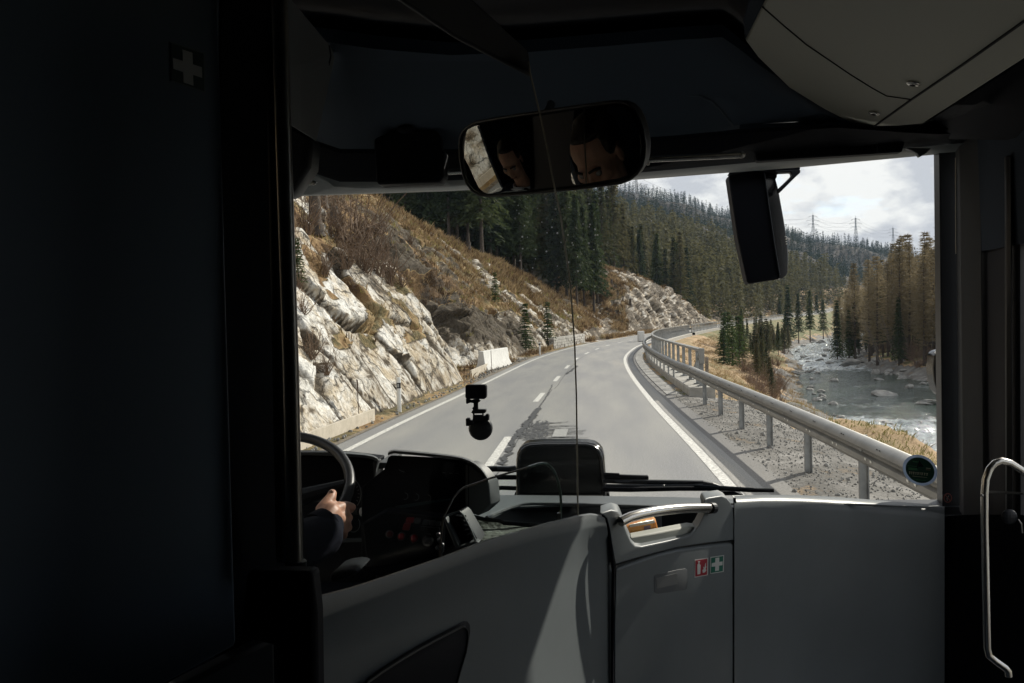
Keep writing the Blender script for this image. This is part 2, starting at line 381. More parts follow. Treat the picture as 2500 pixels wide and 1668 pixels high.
def add_cracks(m):
    t = m.node_tree; b = t.nodes['Principled BSDF']; src = b.inputs['Base Color'].links[0].from_socket
    tcn = N(t, 'ShaderNodeTexCoord'); a = N(t, 'ShaderNodeAttribute', attribute_name='kind')
    ns = N(t, 'ShaderNodeTexNoise'); ns.inputs['Scale'].default_value = 1.3; ns.inputs['Detail'].default_value = 6
    t.links.new(tcn.outputs['Object'], ns.inputs['Vector'])
    mx = N(t, 'ShaderNodeVectorMath', operation='MULTIPLY_ADD'); t.links.new(ns.outputs['Color'], mx.inputs[0]); mx.inputs[1].default_value = (1.6, 1.6, 1.6); t.links.new(tcn.outputs['Object'], mx.inputs[2])
    vals = []
    for sc, wdt in ((.42, .012), (1.15, .014)):
        v = N(t, 'ShaderNodeTexVoronoi', feature='DISTANCE_TO_EDGE'); v.inputs['Scale'].default_value = sc
        t.links.new(mx.outputs[0], v.inputs['Vector'])
        r = N(t, 'ShaderNodeMapRange'); t.links.new(v.outputs['Distance'], r.inputs[0]); r.inputs[1].default_value = 0; r.inputs[2].default_value = wdt * 2.4; r.inputs[3].default_value = .22 if sc < 1 else .5; r.inputs[4].default_value = 1
        vals.append(r.outputs[0])
    m1 = N(t, 'ShaderNodeMath', operation='MULTIPLY'); t.links.new(vals[0], m1.inputs[0]); t.links.new(vals[1], m1.inputs[1])
    m2 = m1
    gt = N(t, 'ShaderNodeMapRange'); t.links.new(a.outputs['Fac'], gt.inputs[0]); gt.inputs[1].default_value = .48; gt.inputs[2].default_value = .6
    cx = N(t, 'ShaderNodeMix', data_type='RGBA', blend_type='MULTIPLY'); t.links.new(gt.outputs[0], cx.inputs[0]); t.links.new(src, cx.inputs[6])
    # stains
    n5 = N(t, 'ShaderNodeTexNoise'); n5.inputs['Scale'].default_value = .9; n5.inputs['Detail'].default_value = 8; n5.inputs['Roughness'].default_value = .7; t.links.new(tcn.outputs['Object'], n5.inputs['Vector'])
    r5 = N(t, 'ShaderNodeValToRGB'); r5.color_ramp.elements[0].position = .40; r5.color_ramp.elements[0].color = (.74, .64, .50, 1); r5.color_ramp.elements[1].position = .56; r5.color_ramp.elements[1].color = (1, 1, 1, 1)
    t.links.new(n5.outputs[0], r5.inputs[0])
    n6 = N(t, 'ShaderNodeTexNoise'); n6.inputs['Scale'].default_value = 9; n6.inputs['Detail'].default_value = 8; n6.inputs['Roughness'].default_value = .75; t.links.new(tcn.outputs['Object'], n6.inputs['Vector'])
    r6 = N(t, 'ShaderNodeMapRange'); t.links.new(n6.outputs[0], r6.inputs[0]); r6.inputs[1].default_value = .36; r6.inputs[2].default_value = .50; r6.inputs[3].default_value = .70; r6.inputs[4].default_value = 1.0
    m3 = N(t, 'ShaderNodeMath', operation='MULTIPLY'); t.links.new(m2.outputs[0], m3.inputs[0]); t.links.new(r6.outputs[0], m3.inputs[1]); m2 = m3
    ml = N(t, 'ShaderNodeVectorMath', operation='SCALE'); t.links.new(r5.outputs[0], ml.inputs[0]); t.links.new(m2.outputs[0], ml.inputs['Scale'])
    t.links.new(ml.outputs[0], cx.inputs[7]); t.links.new(cx.outputs[2], b.inputs['Base Color'])
    bp0 = b.inputs['Normal'].links[0].from_node
    bp = N(t, 'ShaderNodeBump'); bp.inputs['Strength'].default_value = .8; bp.inputs['Distance'].default_value = .05
    t.links.new(m2.outputs[0], bp.inputs['Height']); t.links.new(bp0.outputs[0], bp.inputs['Normal']); t.links.new(bp.outputs[0], b.inputs['Normal'])
add_cracks(hill_mat)
YS = steps([(-14, 12, .5, .5), (12, 15.5, .3, .06), (15.5, 38, .055, .07), (38, 60, .09, .16), (60, 240, .2, 1.1), (240, 1500, 2, 16)])
VS = steps([(0, .8, .2, .2), (.8, 6, .05, .065), (6, 15, .09, .22), (15, 40, .5, 2), (40, 700, 3, 18)])
YY, VV = np.meshgrid(YS, VS, indexing='ij')
hx, hy, hz, hrock, hkind = hill_point(YY, VV)
HV = np.stack([hx, hy, hz], -1).reshape(-1, 3)
ho = npmesh('hillside', HV, grid_faces(len(YS), len(VS))[:, ::-1], hill_mat, smooth=False, attrs={'kind': hkind.ravel()})
props(ho, kind='structure')
def hill_z(Y, v):
    a = hill_point(np.array([[float(Y)]]), np.array([[float(v)]])); return Vector((a[0][0, 0], a[1][0, 0], a[2][0, 0]))

# ---- right side: shoulder, embankment, river bed, far bank
def right_z(Y, X):
    u = X - xr(Y); z0 = zr(Y)
    a = xa(Y); b = xb(Y)
    edge = 3.3 + .7 * sstep(20, 5, Y)
    P = np.stack([X, Y, X * 0], -1)
    n = fbm(P / 3.0, 4, 101); n2 = fbm(P / .6, 3, 107)
    top = z0 - .06 * sstep(0.6, 3, u) - .30 * sstep(1.4, 4.0, u)
    t = np.clip((X - (xr(Y) + edge)) / np.maximum(a + .8 - (xr(Y) + edge), 1), 0, 1)
    shelf = np.where(Y < 30, .40 * sstep(30, 14, Y), 0)
    prof = np.clip((t - shelf * .9) / (1 - shelf * .9), 0, 1) ** .9
    zs = z0 - .38 - 8.0 * t * shelf * (1 - prof) + (WATER - .25 - z0) * prof + n * .42 * sstep(0, .15, t) * (1 - .6 * sstep(.8, 1, t)) + n2 * .05
    zbed = WATER - .5 + .25 * n
    zb = WATER - .3 + 1.9 * sstep(-1.5, 6.5, X - b) + .012 * np.clip(X - b - 6, 0, 300) + n * .22 + n2 * .07
    z = np.where(u < edge, top + n2 * .018 * sstep(.5, 1.2, u), zs)
    z = np.where(X > a + .8, np.maximum(zbed, zs * 0 + zbed), z)
    z = np.where(X > b - 1.5, zb, z)
    return z
YR = steps([(-30, 0, 2, 1), (0, 14, .5, .2), (14, 40, .2, .3), (40, 120, .35, .9), (120, 400, 1.2, 4), (400, 1500, 6, 25)])
US = steps([(-.3, .6, .3, .3), (.6, 6, .10, .15), (6, 22, .2, .45), (22, 60, .5, 1.0), (60, 140, 1.5, 4), (140, 900, 6, 30)])
YG, UG = np.meshgrid(YR, US, indexing='ij')
XG = xr(YG) + UG
ZG = right_z(YG, XG)
PG = np.stack([XG, YG, ZG], -1)
nA = fbm(PG / 2.5, 4, 121); nB = fbm(PG / .5, 3, 127)
ag, bgk = xa(YG), xb(YG)
wet = (XG > ag - 3.2 + nA * 1.8) & (XG < bgk + 4.5 + nA * 2.5)
grav = (UG < 3.6 + .9 * nA) & (YG < 27)
wall_y = (YG > 27)
k = .40 + .10 * nA + .05 * nB                       # tan grass
k = np.where((YG < 60) & ~wet, .33 + .16 * nA + .05 * nB, k)
k = np.where(XG > bgk + 3, .28 + .10 * nA, k)
k = np.where(wet, .665 + .10 * nB, k)
k = np.where(grav, .675 + .09 * nB, k)
k = np.where(UG < .6, .93, k); k = np.where((YG > 125) & ~wet, .22 + .12 * nA + .05 * nB, k); k = np.where(grav & (fbm(PG / 1.1, 3, 141) > .30), .66 + .05 * nB, k)
bank_mat = attr_mat('embankment_mat', 'kind', [
    (0.0, (.06, .05, .03)), (.16, (.11, .12, .04)), (.27, (.19, .16, .07)), (.36, (.30, .21, .11)), (.46, (.42, .29, .17)), (.55, (.30, .21, .12)),
    (.62, (.10, .095, .085)), (.72, (.21, .20, .185)), (.84, (.40, .385, .36)), (.92, (.17, .168, .16)), (1.0, (.23, .225, .215))], rough=.9, nscale=9, namp=.2, bump=.8, bscale=18, bdist=.05)
bo = npmesh('embankment', PG.reshape(-1, 3), grid_faces(len(YR), len(US)), bank_mat, attrs={'kind': k.ravel()})
props(bo, kind='structure')

# ---- river
def water_mat():
    m = bpy.data.materials.new('river_water'); m.use_nodes = True; t = m.node_tree; b = t.nodes['Principled BSDF']
    tcn = N(t, 'ShaderNodeTexCoord')
    mp = N(t, 'ShaderNodeMapping'); mp.inputs['Scale'].default_value = (1.0, .55, 1); t.links.new(tcn.outputs['Object'], mp.inputs[0])
    a = N(t, 'ShaderNodeAttribute', attribute_name='foam')
    n = N(t, 'ShaderNodeTexNoise'); n.inputs['Scale'].default_value = 1.7; n.inputs['Detail'].default_value = 9; n.inputs['Roughness'].default_value = .72
    t.links.new(mp.outputs[0], n.inputs['Vector'])
    ad = N(t, 'ShaderNodeMath', operation='ADD'); t.links.new(n.outputs[0], ad.inputs[0]); t.links.new(a.outputs['Fac'], ad.inputs[1])
    r = N(t, 'ShaderNodeValToRGB'); r.color_ramp.elements[0].position = .78; r.color_ramp.elements[1].position = .98
    t.links.new(ad.outputs[0], r.inputs[0])
    mx = N(t, 'ShaderNodeMix', data_type='RGBA'); t.links.new(r.outputs[0], mx.inputs[0]); mx.inputs[6].default_value = (.030, .048, .036, 1); mx.inputs[7].default_value = (.50, .54, .55, 1)
    t.links.new(mx.outputs[2], b.inputs['Base Color'])
    b.inputs['Roughness'].default_value = .09; b.inputs['IOR'].default_value = 1.33
    n2 = N(t, 'ShaderNodeTexNoise'); n2.inputs['Scale'].default_value = 2.6; n2.inputs['Detail'].default_value = 7; n2.inputs['Roughness'].default_value = .62
    t.links.new(mp.outputs[0], n2.inputs['Vector'])
    st = N(t, 'ShaderNodeMath', operation='MULTIPLY_ADD'); t.links.new(a.outputs['Fac'], st.inputs[0]); st.inputs[1].default_value = 1.5; st.inputs[2].default_value = .50
    bp = N(t, 'ShaderNodeBump'); bp.inputs['Distance'].default_value = .35; t.links.new(st.outputs[0], bp.inputs['Strength']); t.links.new(n2.outputs[0], bp.inputs['Height'])
    t.links.new(bp.outputs[0], b.inputs['Normal'])
    return m
YW = steps([(-30, 30, 4, 2), (30, 80, .22, .35), (80, 160, .4, 1.0), (160, 420, 2, 5)])
TW = np.linspace(0, 1, 120)
YW2, T2 = np.meshgrid(YW, TW, indexing='ij')
XW = (xa(YW2) - 3) + (xb(YW2) - xa(YW2) + 5) * T2
PW = np.stack([XW, YW2, XW * 0], -1)
calm = sstep(66, 76, YW2 + 0.12 * XW) * (1 - sstep(118, 138, YW2))
foamv = .42 * (1 - calm) + .13 + .16 * fbm(PW / np.array([6, 2.5, 1]), 3, 140)
ZW = WATER + (.24 * (1 - calm) + .02) * fbm(PW / np.array([1.0, 1.5, 1]), 5, 133)
wo_ = npmesh('river', np.stack([XW, YW2, ZW], -1).reshape(-1, 3), grid_faces(len(YW), len(TW)), water_mat(), smooth=True, attrs={'foam': foamv.ravel()})
props(wo_, kind='structure')
# ground far below and behind everything, reaching the horizon
MB().add([(-6000, -6000, -14), (6000, -6000, -14), (6000, 6000, -14), (-6000, 6000, -14)], [(0, 1, 2, 3)]).build('ground', pm('far_ground', (.06, .055, .035), .95, var=.3, vscale=.01), keep=True)['kind'] = 'structure'

# ------------------------------------------------------------------ road
def asphalt(name, base, worn, sc=1.0):
    m = bpy.data.materials.new(name); m.use_nodes = True; t = m.node_tree; b = t.nodes['Principled BSDF']
    tcn = N(t, 'ShaderNodeTexCoord'); b.inputs['Roughness'].default_value = .72; b.inputs['Specular IOR Level'].default_value = .5
    n = N(t, 'ShaderNodeTexNoise'); n.inputs['Scale'].default_value = 38 * sc; n.inputs['Detail'].default_value = 5; n.inputs['Roughness'].default_value = .8
    t.links.new(tcn.outputs['Object'], n.inputs['Vector'])
    mp = N(t, 'ShaderNodeMapping'); mp.inputs['Scale'].default_value = (.9, .12, 1); t.links.new(tcn.outputs['Object'], mp.inputs[0])
    n2 = N(t, 'ShaderNodeTexNoise'); n2.inputs['Scale'].default_value = 1.0; n2.inputs['Detail'].default_value = 6; t.links.new(mp.outputs[0], n2.inputs['Vector'])
    r = N(t, 'ShaderNodeValToRGB'); r.color_ramp.elements[0].position = .25; r.color_ramp.elements[1].position = .75
    r.color_ramp.elements[0].color = (*[x * .25 for x in base], 1); r.color_ramp.elements[1].color = (*[x * 1.85 for x in base], 1)
    t.links.new(n.outputs[0], r.inputs[0])
    r2 = N(t, 'ShaderNodeValToRGB'); r2.color_ramp.elements[0].position = .35; r2.color_ramp.elements[1].position = .68
    r2.color_ramp.elements[0].color = (.78, .78, .80, 1); r2.color_ramp.elements[1].color = (*worn, 1)
    t.links.new(n2.outputs[0], r2.inputs[0])
    mu = N(t, 'ShaderNodeMix', data_type='RGBA', blend_type='MULTIPLY'); mu.inputs[0].default_value = 1
    t.links.new(r.outputs[0], mu.inputs[6]); t.links.new(r2.outputs[0], mu.inputs[7]); t.links.new(mu.outputs[2], b.inputs['Base Color'])
    bp = N(t, 'ShaderNodeBump'); bp.inputs['Strength'].default_value = .55; bp.inputs['Distance'].default_value = .006
    t.links.new(n.outputs[0], bp.inputs['Height']); t.links.new(bp.outputs[0], b.inputs['Normal'])
    return m
A_ROAD = asphalt('asphalt_worn', (.228, .229, .226), (1.12, 1.09, 1.02))
A_DARK = asphalt('asphalt_shoulder', (.135, .132, .126), (1.15, 1.12, 1.08))
PAINT = pm('road_paint', (.60, .59, .55), .75, var=.30, vscale=14, bump=.3, bscale=90, bdist=.003)
def wear(m):
    t = m.node_tree; b = t.nodes['Principled BSDF']; src = b.inputs['Base Color'].links[0].from_socket
    tcn = N(t, 'ShaderNodeTexCoord'); n = N(t, 'ShaderNodeTexNoise'); n.inputs['Scale'].default_value = 22; n.inputs['Detail'].default_value = 6; n.inputs['Roughness'].default_value = .8
    t.links.new(tcn.outputs['Object'], n.inputs['Vector'])
    r = N(t, 'ShaderNodeMapRange'); t.links.new(n.outputs[0], r.inputs[0]); r.inputs[1].default_value = .40; r.inputs[2].default_value = .47
    x = N(t, 'ShaderNodeMix', data_type='RGBA'); t.links.new(r.outputs[0], x.inputs[0]); x.inputs[6].default_value = (.27, .266, .255, 1); t.links.new(src, x.inputs[7]); t.links.new(x.outputs[2], b.inputs['Base Color'])
wear(PAINT)
GRIT = pm('grit', (.10, .085, .065), .95, col2=(.24, .20, .15), vscale=9, bump=.8, bscale=30, bdist=.03)
def strip(name, f0, f1, z, mat, y0, y1, segs=None, kind='structure', nu=2):
    Y = steps(segs or [(y0, y1, .8, .8)]) if not segs else steps(segs)
    Y = Y[(Y >= y0 - 1e-6) & (Y <= y1 + 1e-6)]
    c = np.linspace(0, 1, nu)
    A = f0(Y)[:, None]; B = f1(Y)[:, None]
    X = A + (B - A) * c[None, :]; YY_ = np.repeat(Y[:, None], nu, 1); Z = zr(YY_) + z
    o = npmesh(name, np.stack([X, YY_, Z], -1).reshape(-1, 3), grid_faces(len(Y), nu)[:, :], mat)
    if kind: o['kind'] = kind
    return o
RS = [(-14, 100, 1, 1), (100, 1200, 2, 8)]
strip('road', lambda Y: xl(Y) - .45 - .12 * noise1(Y * .9, 3), lambda Y: xr(Y) + .42, .012, A_ROAD, -14, 1200, RS)
strip('edge_line', lambda Y: xl(Y) - .02, lambda Y: xl(Y) + .13, .018, PAINT, -14, 900, RS)
strip('edge_line', lambda Y: xr(Y) - .11, lambda Y: xr(Y) + .06, .018, PAINT, -14, 900, RS)
strip('road_shoulder', lambda Y: xr(Y) + .40, lambda Y: xr(Y) + .82 + .05 * noise1(Y * 3, 8), .006, A_DARK, -14, 27.2, [(-14, 28, .3, .3)])
strip('road_verge', lambda Y: xl(Y) - 1.0 - .35 * noise1(Y * .7, 5), lambda Y: xl(Y) - .38, .004 + .02, GRIT, -14, 60, [(-14, 60, .25, .4)])
def cl(Y): return xl(Y) + wd(Y) * np.where(np.asarray(Y) < 30, .455, .47)
for y0 in [3.2, 12.4, 14.9][:1] + [9.6, 25.3, 33.9, 42.9, 52, 61, 70, 79, 88, 97, 106, 115, 130, 145]:
    L = 3.1 if y0 != 9.6 else 8.0
    dsh = strip('centre_dash', lambda Y: cl(Y) - .085, lambda Y: cl(Y) + .085, .018, PAINT, y0, y0 + L, [(y0, y0 + L, .4, .4)])
strip('road_seam', lambda Y: cl(Y) + .22 + .05 * noise1(Y * 1.3, 21), lambda Y: cl(Y) + .245 + .05 * noise1(Y * 1.3, 21) + .012 * noise1(Y * 9, 22), .0155, pm('seam_tar', (.07, .07, .07), .7, var=.4, vscale=8), 4, 60, [(4, 60, .15, .3)])
strip('road_seam', lambda Y: xr(Y) + .085 + .02 * noise1(Y * 2, 23), lambda Y: xr(Y) + .30, .0155, asphalt('asphalt_strip', (.25, .245, .235), (1.1, 1.07, 1.0)), -10, 60, [(-10, 60, .5, .5)])
# tar-sealed cracks
TAR = pm('crack_tar', (.035, .036, .038), .6, var=.3, vscale=30)
def crack(pts, wdt):
    mb = MB(); rows = []
    for i, (x, y) in enumerate(pts):
        ww = wdt * (.5 + random.random()); rows.append([(x - ww, y, .0165 + i * 1e-5), (x + ww, y + random.uniform(-.02, .02), .0165 + i * 1e-5)])
    mb.loft(rows); return mb
crk = MB()
def jag(p, q, n, amp): return [(p[0] + (q[0] - p[0]) * i / n + random.uniform(-amp, amp), p[1] + (q[1] - p[1]) * i / n) for i in range(n + 1)]
def s1(zx, zy): return G(700 + zx / 2.24, 440 + zy / 2.24)
a_, b_ = s1(1385, 1248), s1(1262, 1400); c_ = s1(1590, 1015); d_ = s1(1470, 1090)
for p, q, n, am, wt in [(a_, b_, 40, .05, .07), (b_, s1(1180, 1560), 30, .06, .05), (c_, s1(1530, 1062), 25, .05, .05), (s1(1455, 1120), a_, 30, .03, .012)]:
    m = crack(jag(p, q, n, am), wt); crk.add(m.v, m.f)
for i in range(26):
    y = s1(1380, 1330 + i * 3.7)[1]; x0 = s1(1290, 1400)[0] + random.uniform(-.1, .2); L = random.uniform(.35, 1.35)
    rows = []
    for j in range(9):
        xx = x0 + L * j / 8; w_ = .018 * (1 - j / 11) + random.uniform(0, .018); yy = y + random.uniform(-.07, .07) + .12 * j / 8
        rows.append([(xx, yy - w_ * 1.6, .0170 + i * 2e-5), (xx, yy + w_ * 1.6, .0170 + i * 2e-5)])
    crk.loft(rows)
for i in range(9):
    a = s1(1300 + i * 15, 1410 + random.uniform(-6, 6)); b = s1(1335 + i * 12, 1325 + random.uniform(-10, 10))
    m = crack(jag(a, b, 14, .04), .014); crk.add([(x, y, .0176 + i * 2e-5) for x, y, z in m.v], m.f)
o = crk.build('tar_crack', TAR, keep=True); o['kind'] = 'structure'
g0 = G(1355, 1050); g1 = G(1382, 1068)
o = MB().add([(g0[0], g1[1], .0185), (g1[0], g1[1], .0185), (g1[0], g0[1], .0185), (g0[0], g0[1], .0185)], [(0, 1, 2, 3)]).build('road_patch', pm('patch_paint', (.30, .30, .29), .8, var=.2, vscale=20), keep=True); o['kind'] = 'structure'
# paved gutter beside the parapet kerb
GUT = [(27, 120, .35, .5)]
strip('gutter_band', lambda Y: xr(Y) + .40, lambda Y: xr(Y) + .62, .008, A_DARK, 27, 200, [(27, 200, .5, 1)])
def gutter():
    mb = MB(); y = 27.0
    while y < 75:
        x0 = float(xr(y)) + .62; x1 = float(xr(y + .52)) + .62; d = .018
        z = .012 + random.uniform(0, .008)
        vs = [(x0, y + .015, z), (x0 + .52, y + .015 - .10, z - .035), (x1 + .52, y + .50 - .10, z - .035), (x1, y + .50, z)]
        vs += [(a, b, c - .08) for a, b, c in vs]
        mb.add(vs, [(0, 1, 2, 3), (0, 4, 5, 1), (1, 5, 6, 2), (2, 6, 7, 3), (3, 7, 4, 0)])
        y += .52
    return mb
o = gutter().build('gutter', pm('gutter_stone', (.26, .255, .24), .85, var=.35, vscale=2.2, bump=.5, bscale=40, bdist=.006), bevel=.006); o['kind'] = 'structure'
strip('gutter_band', lambda Y: xr(Y) + 1.10, lambda Y: xr(Y) + 1.30, -.012, A_DARK, 27, 200, [(27, 200, .5, 1)])
# ------------------------------------------------------------------ trees
def foliage(name, c0, c1, sc=.6):
    m = bpy.data.materials.new(name); m.use_nodes = True; t = m.node_tree; b = t.nodes['Principled BSDF']
    b.inputs['Roughness'].default_value = .8; b.inputs['Specular IOR Level'].default_value = .2
    tcn = N(t, 'ShaderNodeTexCoord'); oi = N(t, 'ShaderNodeObjectInfo')
    n = N(t, 'ShaderNodeTexNoise'); n.inputs['Scale'].default_value = sc; n.inputs['Detail'].default_value = 4
    t.links.new(tcn.outputs['Object'], n.inputs['Vector'])
    ad = N(t, 'ShaderNodeMath', operation='MULTIPLY_ADD'); t.links.new(oi.outputs['Random'], ad.inputs[0]); ad.inputs[1].default_value = .38
    sb = N(t, 'ShaderNodeMath', operation='SUBTRACT'); t.links.new(n.outputs[0], sb.inputs[0]); sb.inputs[1].default_value = .19
    t.links.new(sb.outputs[0], ad.inputs[2])
    tl = N(t, 'ShaderNodeBsdfTranslucent'); ms = N(t, 'ShaderNodeMixShader'); ms.inputs[0].default_value = .38
    out = t.nodes['Material Output']; t.links.new(b.outputs[0], ms.inputs[1]); t.links.new(tl.outputs[0], ms.inputs[2]); t.links.new(ms.outputs[0], out.inputs[0])
    r = N(t, 'ShaderNodeValToRGB'); r.color_ramp.elements[0].position = .3; r.color_ramp.elements[1].position = .72
    r.color_ramp.elements[0].color = (*c0, 1); r.color_ramp.elements[1].color = (*c1, 1)
    t.links.new(ad.outputs[0], r.inputs[0]); t.links.new(r.outputs[0], b.inputs['Base Color']); t.links.new(r.outputs[0], tl.inputs[0])
    return m
F_SPR = foliage('spruce_needles', (.028, .044, .020), (.088, .108, .042))
F_MIX = foliage('mixed_needles', (.030, .044, .019), (.125, .110, .050))
F_LAR = foliage('larch_twigs', (.155, .124, .072), (.285, .232, .140))
F_BSH = foliage('bush_twigs', (.09, .062, .042), (.20, .145, .09), 2)
F_GRN = foliage('young_needles', (.035, .062, .022), (.085, .12, .04))
F_FAR = foliage('far_forest', (.018, .032, .024), (.050, .060, .036), .012)
F_MID = foliage('valley_forest', (.018, .032, .016), (.125, .115, .052), .22)
BARK = pm('bark', (.075, .058, .045), .95, var=.45, vscale=6, bump=.8, bscale=20, bdist=.02)
BARKG = pm('bark_pale', (.17, .15, .13), .9, var=.4, vscale=9)
def crown(h, rmax, z0, nw, nb, ntw, rng, kind='spruce', tw=(.28, .6), droop=.5):
    T = []
    for i in range(nw):
        t = (i + rng.random() * .6) / nw
        z = z0 + (h - z0) * t ** .92
        R = rmax * ((1 - t) ** (.95 if kind == 'spruce' else .7)) * rng.uniform(.72, 1.12)
        if kind != 'spruce': R *= (.55 + .45 * min(1, t * 3.2)) 
        R = max(R, .25)
        k = max(3, int(nb * (1 - .5 * t)))
        a0 = rng.random() * 6.28
        for j in range(k):
            a = a0 + 6.283 * j / k + rng.uniform(-.3, .3)
            L = R * rng.uniform(.7, 1.1)
            o = np.array([math.cos(a), math.sin(a), 0]); sd = np.array([-math.sin(a), math.cos(a), 0])
            u = rng.random(ntw) ** .75
            rise = (.10 if kind == 'spruce' else .30) * L
            P = np.array([0, 0, z]) + o * (u * L)[:, None] + np.array([0, 0, 1]) * (rise * u - droop * L * u ** 2)[:, None]
            side = rng.choice([-1, 1], ntw)
            l = rng.uniform(tw[0], tw[1], ntw) * (1.15 - .45 * u) * (h / 20) ** .4
            dr = sd * (side * rng.uniform(.3, 1, ntw))[:, None] + o * rng.uniform(.1, .9, ntw)[:, None] + np.array([0, 0, 1]) * rng.uniform(-.95 if kind == 'spruce' else -.5, .15 if kind == 'spruce' else .6, ntw)[:, None]
            dr /= np.linalg.norm(dr, axis=1)[:, None]
            wv = np.cross(dr, rng.normal(size=(ntw, 3))); wv /= np.linalg.norm(wv, axis=1)[:, None] + 1e-9
            wd_ = (l * rng.uniform(.16, .30, ntw))[:, None] if kind == 'spruce' else (l * rng.uniform(.05, .13, ntw))[:, None]
            T.append(np.stack([P - wv * wd_, P + wv * wd_, P + dr * l[:, None]], 1))
            # branch wood as a thin sliver
            e = np.array([0, 0, z]) + o * L * .95 + np.array([0, 0, rise * .95 - droop * L * .9])
            b = np.array([0, 0, z]); wz = np.array([0, 0, .022 + .01 * L])
            T.append(np.stack([b - wz, b + wz, e])[None])
    return np.concatenate(T)
def trunk_mb(h, r, lean=0, seg=7):
    mb = MB(); n = 7
    mb.tube([(lean * math.sin(i * 1.1) * .3, lean * i / n, -.6 + (h + .3) * i / n) for i in range(n + 1)], [r * (1.25 if i == 0 else 1) * (1 - .93 * i / n) + .008 for i in range(n + 1)], seg)
    return mb
def make_tree(name, cfg, rng, fmat, bmat=None, unlinked=False):
    h, rmax, z0, nw, nb, ntw, kind, tw, droop, tr = cfg
    T = crown(h, rmax, z0, nw, nb, ntw, rng, kind, tw, droop)
    root = thing(name, None, None)
    c = npmesh('crown', T.reshape(-1, 3), np.arange(len(T) * 3).reshape(-1, 3), fmat, root)
    trunk_mb(h, tr, rng.uniform(-.3, .3)).build('trunk', bmat or BARK, root)
    return root
rg = np.random.default_rng(5)
PROTO = {}
def proto(key, n, name, cfgf, fmat, bmat=None):
    PROTO[key] = [make_tree(name, cfgf(rg), rg, fmat, bmat) for _ in range(n)]
proto('spruce', 4, 'spruce_tree', lambda r: (21, r.uniform(2.8, 3.7), r.uniform(1.5, 5.5), 34, 8, 13, 'spruce', (.45, 1.0), .5, .24), F_SPR)
proto('mixed', 3, 'conifer_tree', lambda r: (20, r.uniform(2.7, 3.5), r.uniform(2, 4), 30, 8, 12, 'spruce', (.4, .95), .38, .22), F_MIX)
proto('larch', 5, 'larch_tree', lambda r: (19, r.uniform(2.6, 3.6), r.uniform(2.5, 5), 36, 8, 15, 'larch', (.35, .85), .05, .22), F_LAR)
proto('young', 3, 'young_spruce', lambda r: (5, 1.25, .25, 22, 8, 12, 'spruce', (.28, .55), .25, .07), F_GRN)
USED = {}
placed = []     # (key, loc, height, rot)
def put(key, loc, h, label, group, cat='tree', lean=0, wf=1.0):
    ps = PROTO[key]; i = USED.get(key, 0); USED[key] = i + 1
    base = {'spruce': 21, 'mixed': 20, 'larch': 19, 'young': 5}[key]
    s = h / base; src = ps[i % len(ps)]
    rz = random.uniform(0, 6.28)
    if i < len(ps): o = src; o.location = loc; o.rotation_euler = (0, 0, rz); o.scale = (s,) * 3
    else: o = dup(src, loc, None, None, rz, (s * random.uniform(.9, 1.12) * wf, s * random.uniform(.9, 1.12) * wf, s))
    props(o, label, cat, group)
    return o
# --- candidates on the left hillside
cand = []
def jitgrid(y0, y1, v0, v1, sp):
    for y in np.arange(y0, y1, sp):
        for v in np.arange(v0, v1, sp):
            yield y + random.uniform(-.45, .45) * sp, v + random.uniform(-.45, .45) * sp
for y, v in jitgrid(44, 190, 5, 90, 4.6):
    lim = 14.6 + 1.0 * math.sin(y * .35) if y < 118 else (8.0 if y < 141 else 16.5)
    if v < lim or (v > lim + 34 and random.random() < .6): continue
    cand.append((y, v))
for y, v in jitgrid(190, 420, 4, 190, 5.6):
    lim = 16 if y < 215 else (6 if y < 260 else 5)
    if v < lim: continue
    cand.append((y, v))
for y, v in jitgrid(420, 1480, 8, 600, 7.2):
    cand.append((y, v))
cand = np.array(cand)
hxyz = hill_point(cand[:, 0][:, None], cand[:, 1][:, None])
CX, CY, CZ = hxyz[0][:, 0], hxyz[1][:, 0], hxyz[2][:, 0]
CRn = np.array(CR)
def proj_np(X, Y, Z):
    q = np.stack([X, Y, Z - CAMZ], -1) @ CRn
    return 1250 + F * q[:, 0] / -q[:, 2], 834 - F * q[:, 1] / -q[:, 2], -q[:, 2]
qx, qy, qd = proj_np(CX, CY, CZ + 14)
ok = (qd > 5) & (qx > 650) & (qx < 2330) & (qy > 300)
idx = np.where(ok)[0]; idx = idx[np.argsort(qd[idx])]
near_i = idx[:290]; far_i = idx[290:]
for i in near_i:
    px = qx[i]; y = CY[i]
    if px < 1330: key = 'spruce' if random.random() < .82 else 'mixed'
    else: key = 'mixed' if random.random() < .5 else 'spruce'
    h = random.uniform(17, 27) if px < 1500 else random.uniform(15, 23)
    if key == 'spruce': lb = 'dark green spruce in the shaded stand above the rock slope on the left'
    else: lb = 'olive and golden green conifer in the sunlit stand above the left road cut'
    put(key, (CX[i], CY[i], CZ[i] - .3), h, lb, 'dark spruces above the rock slope' if key == 'spruce' else 'golden green conifers above the road cut')
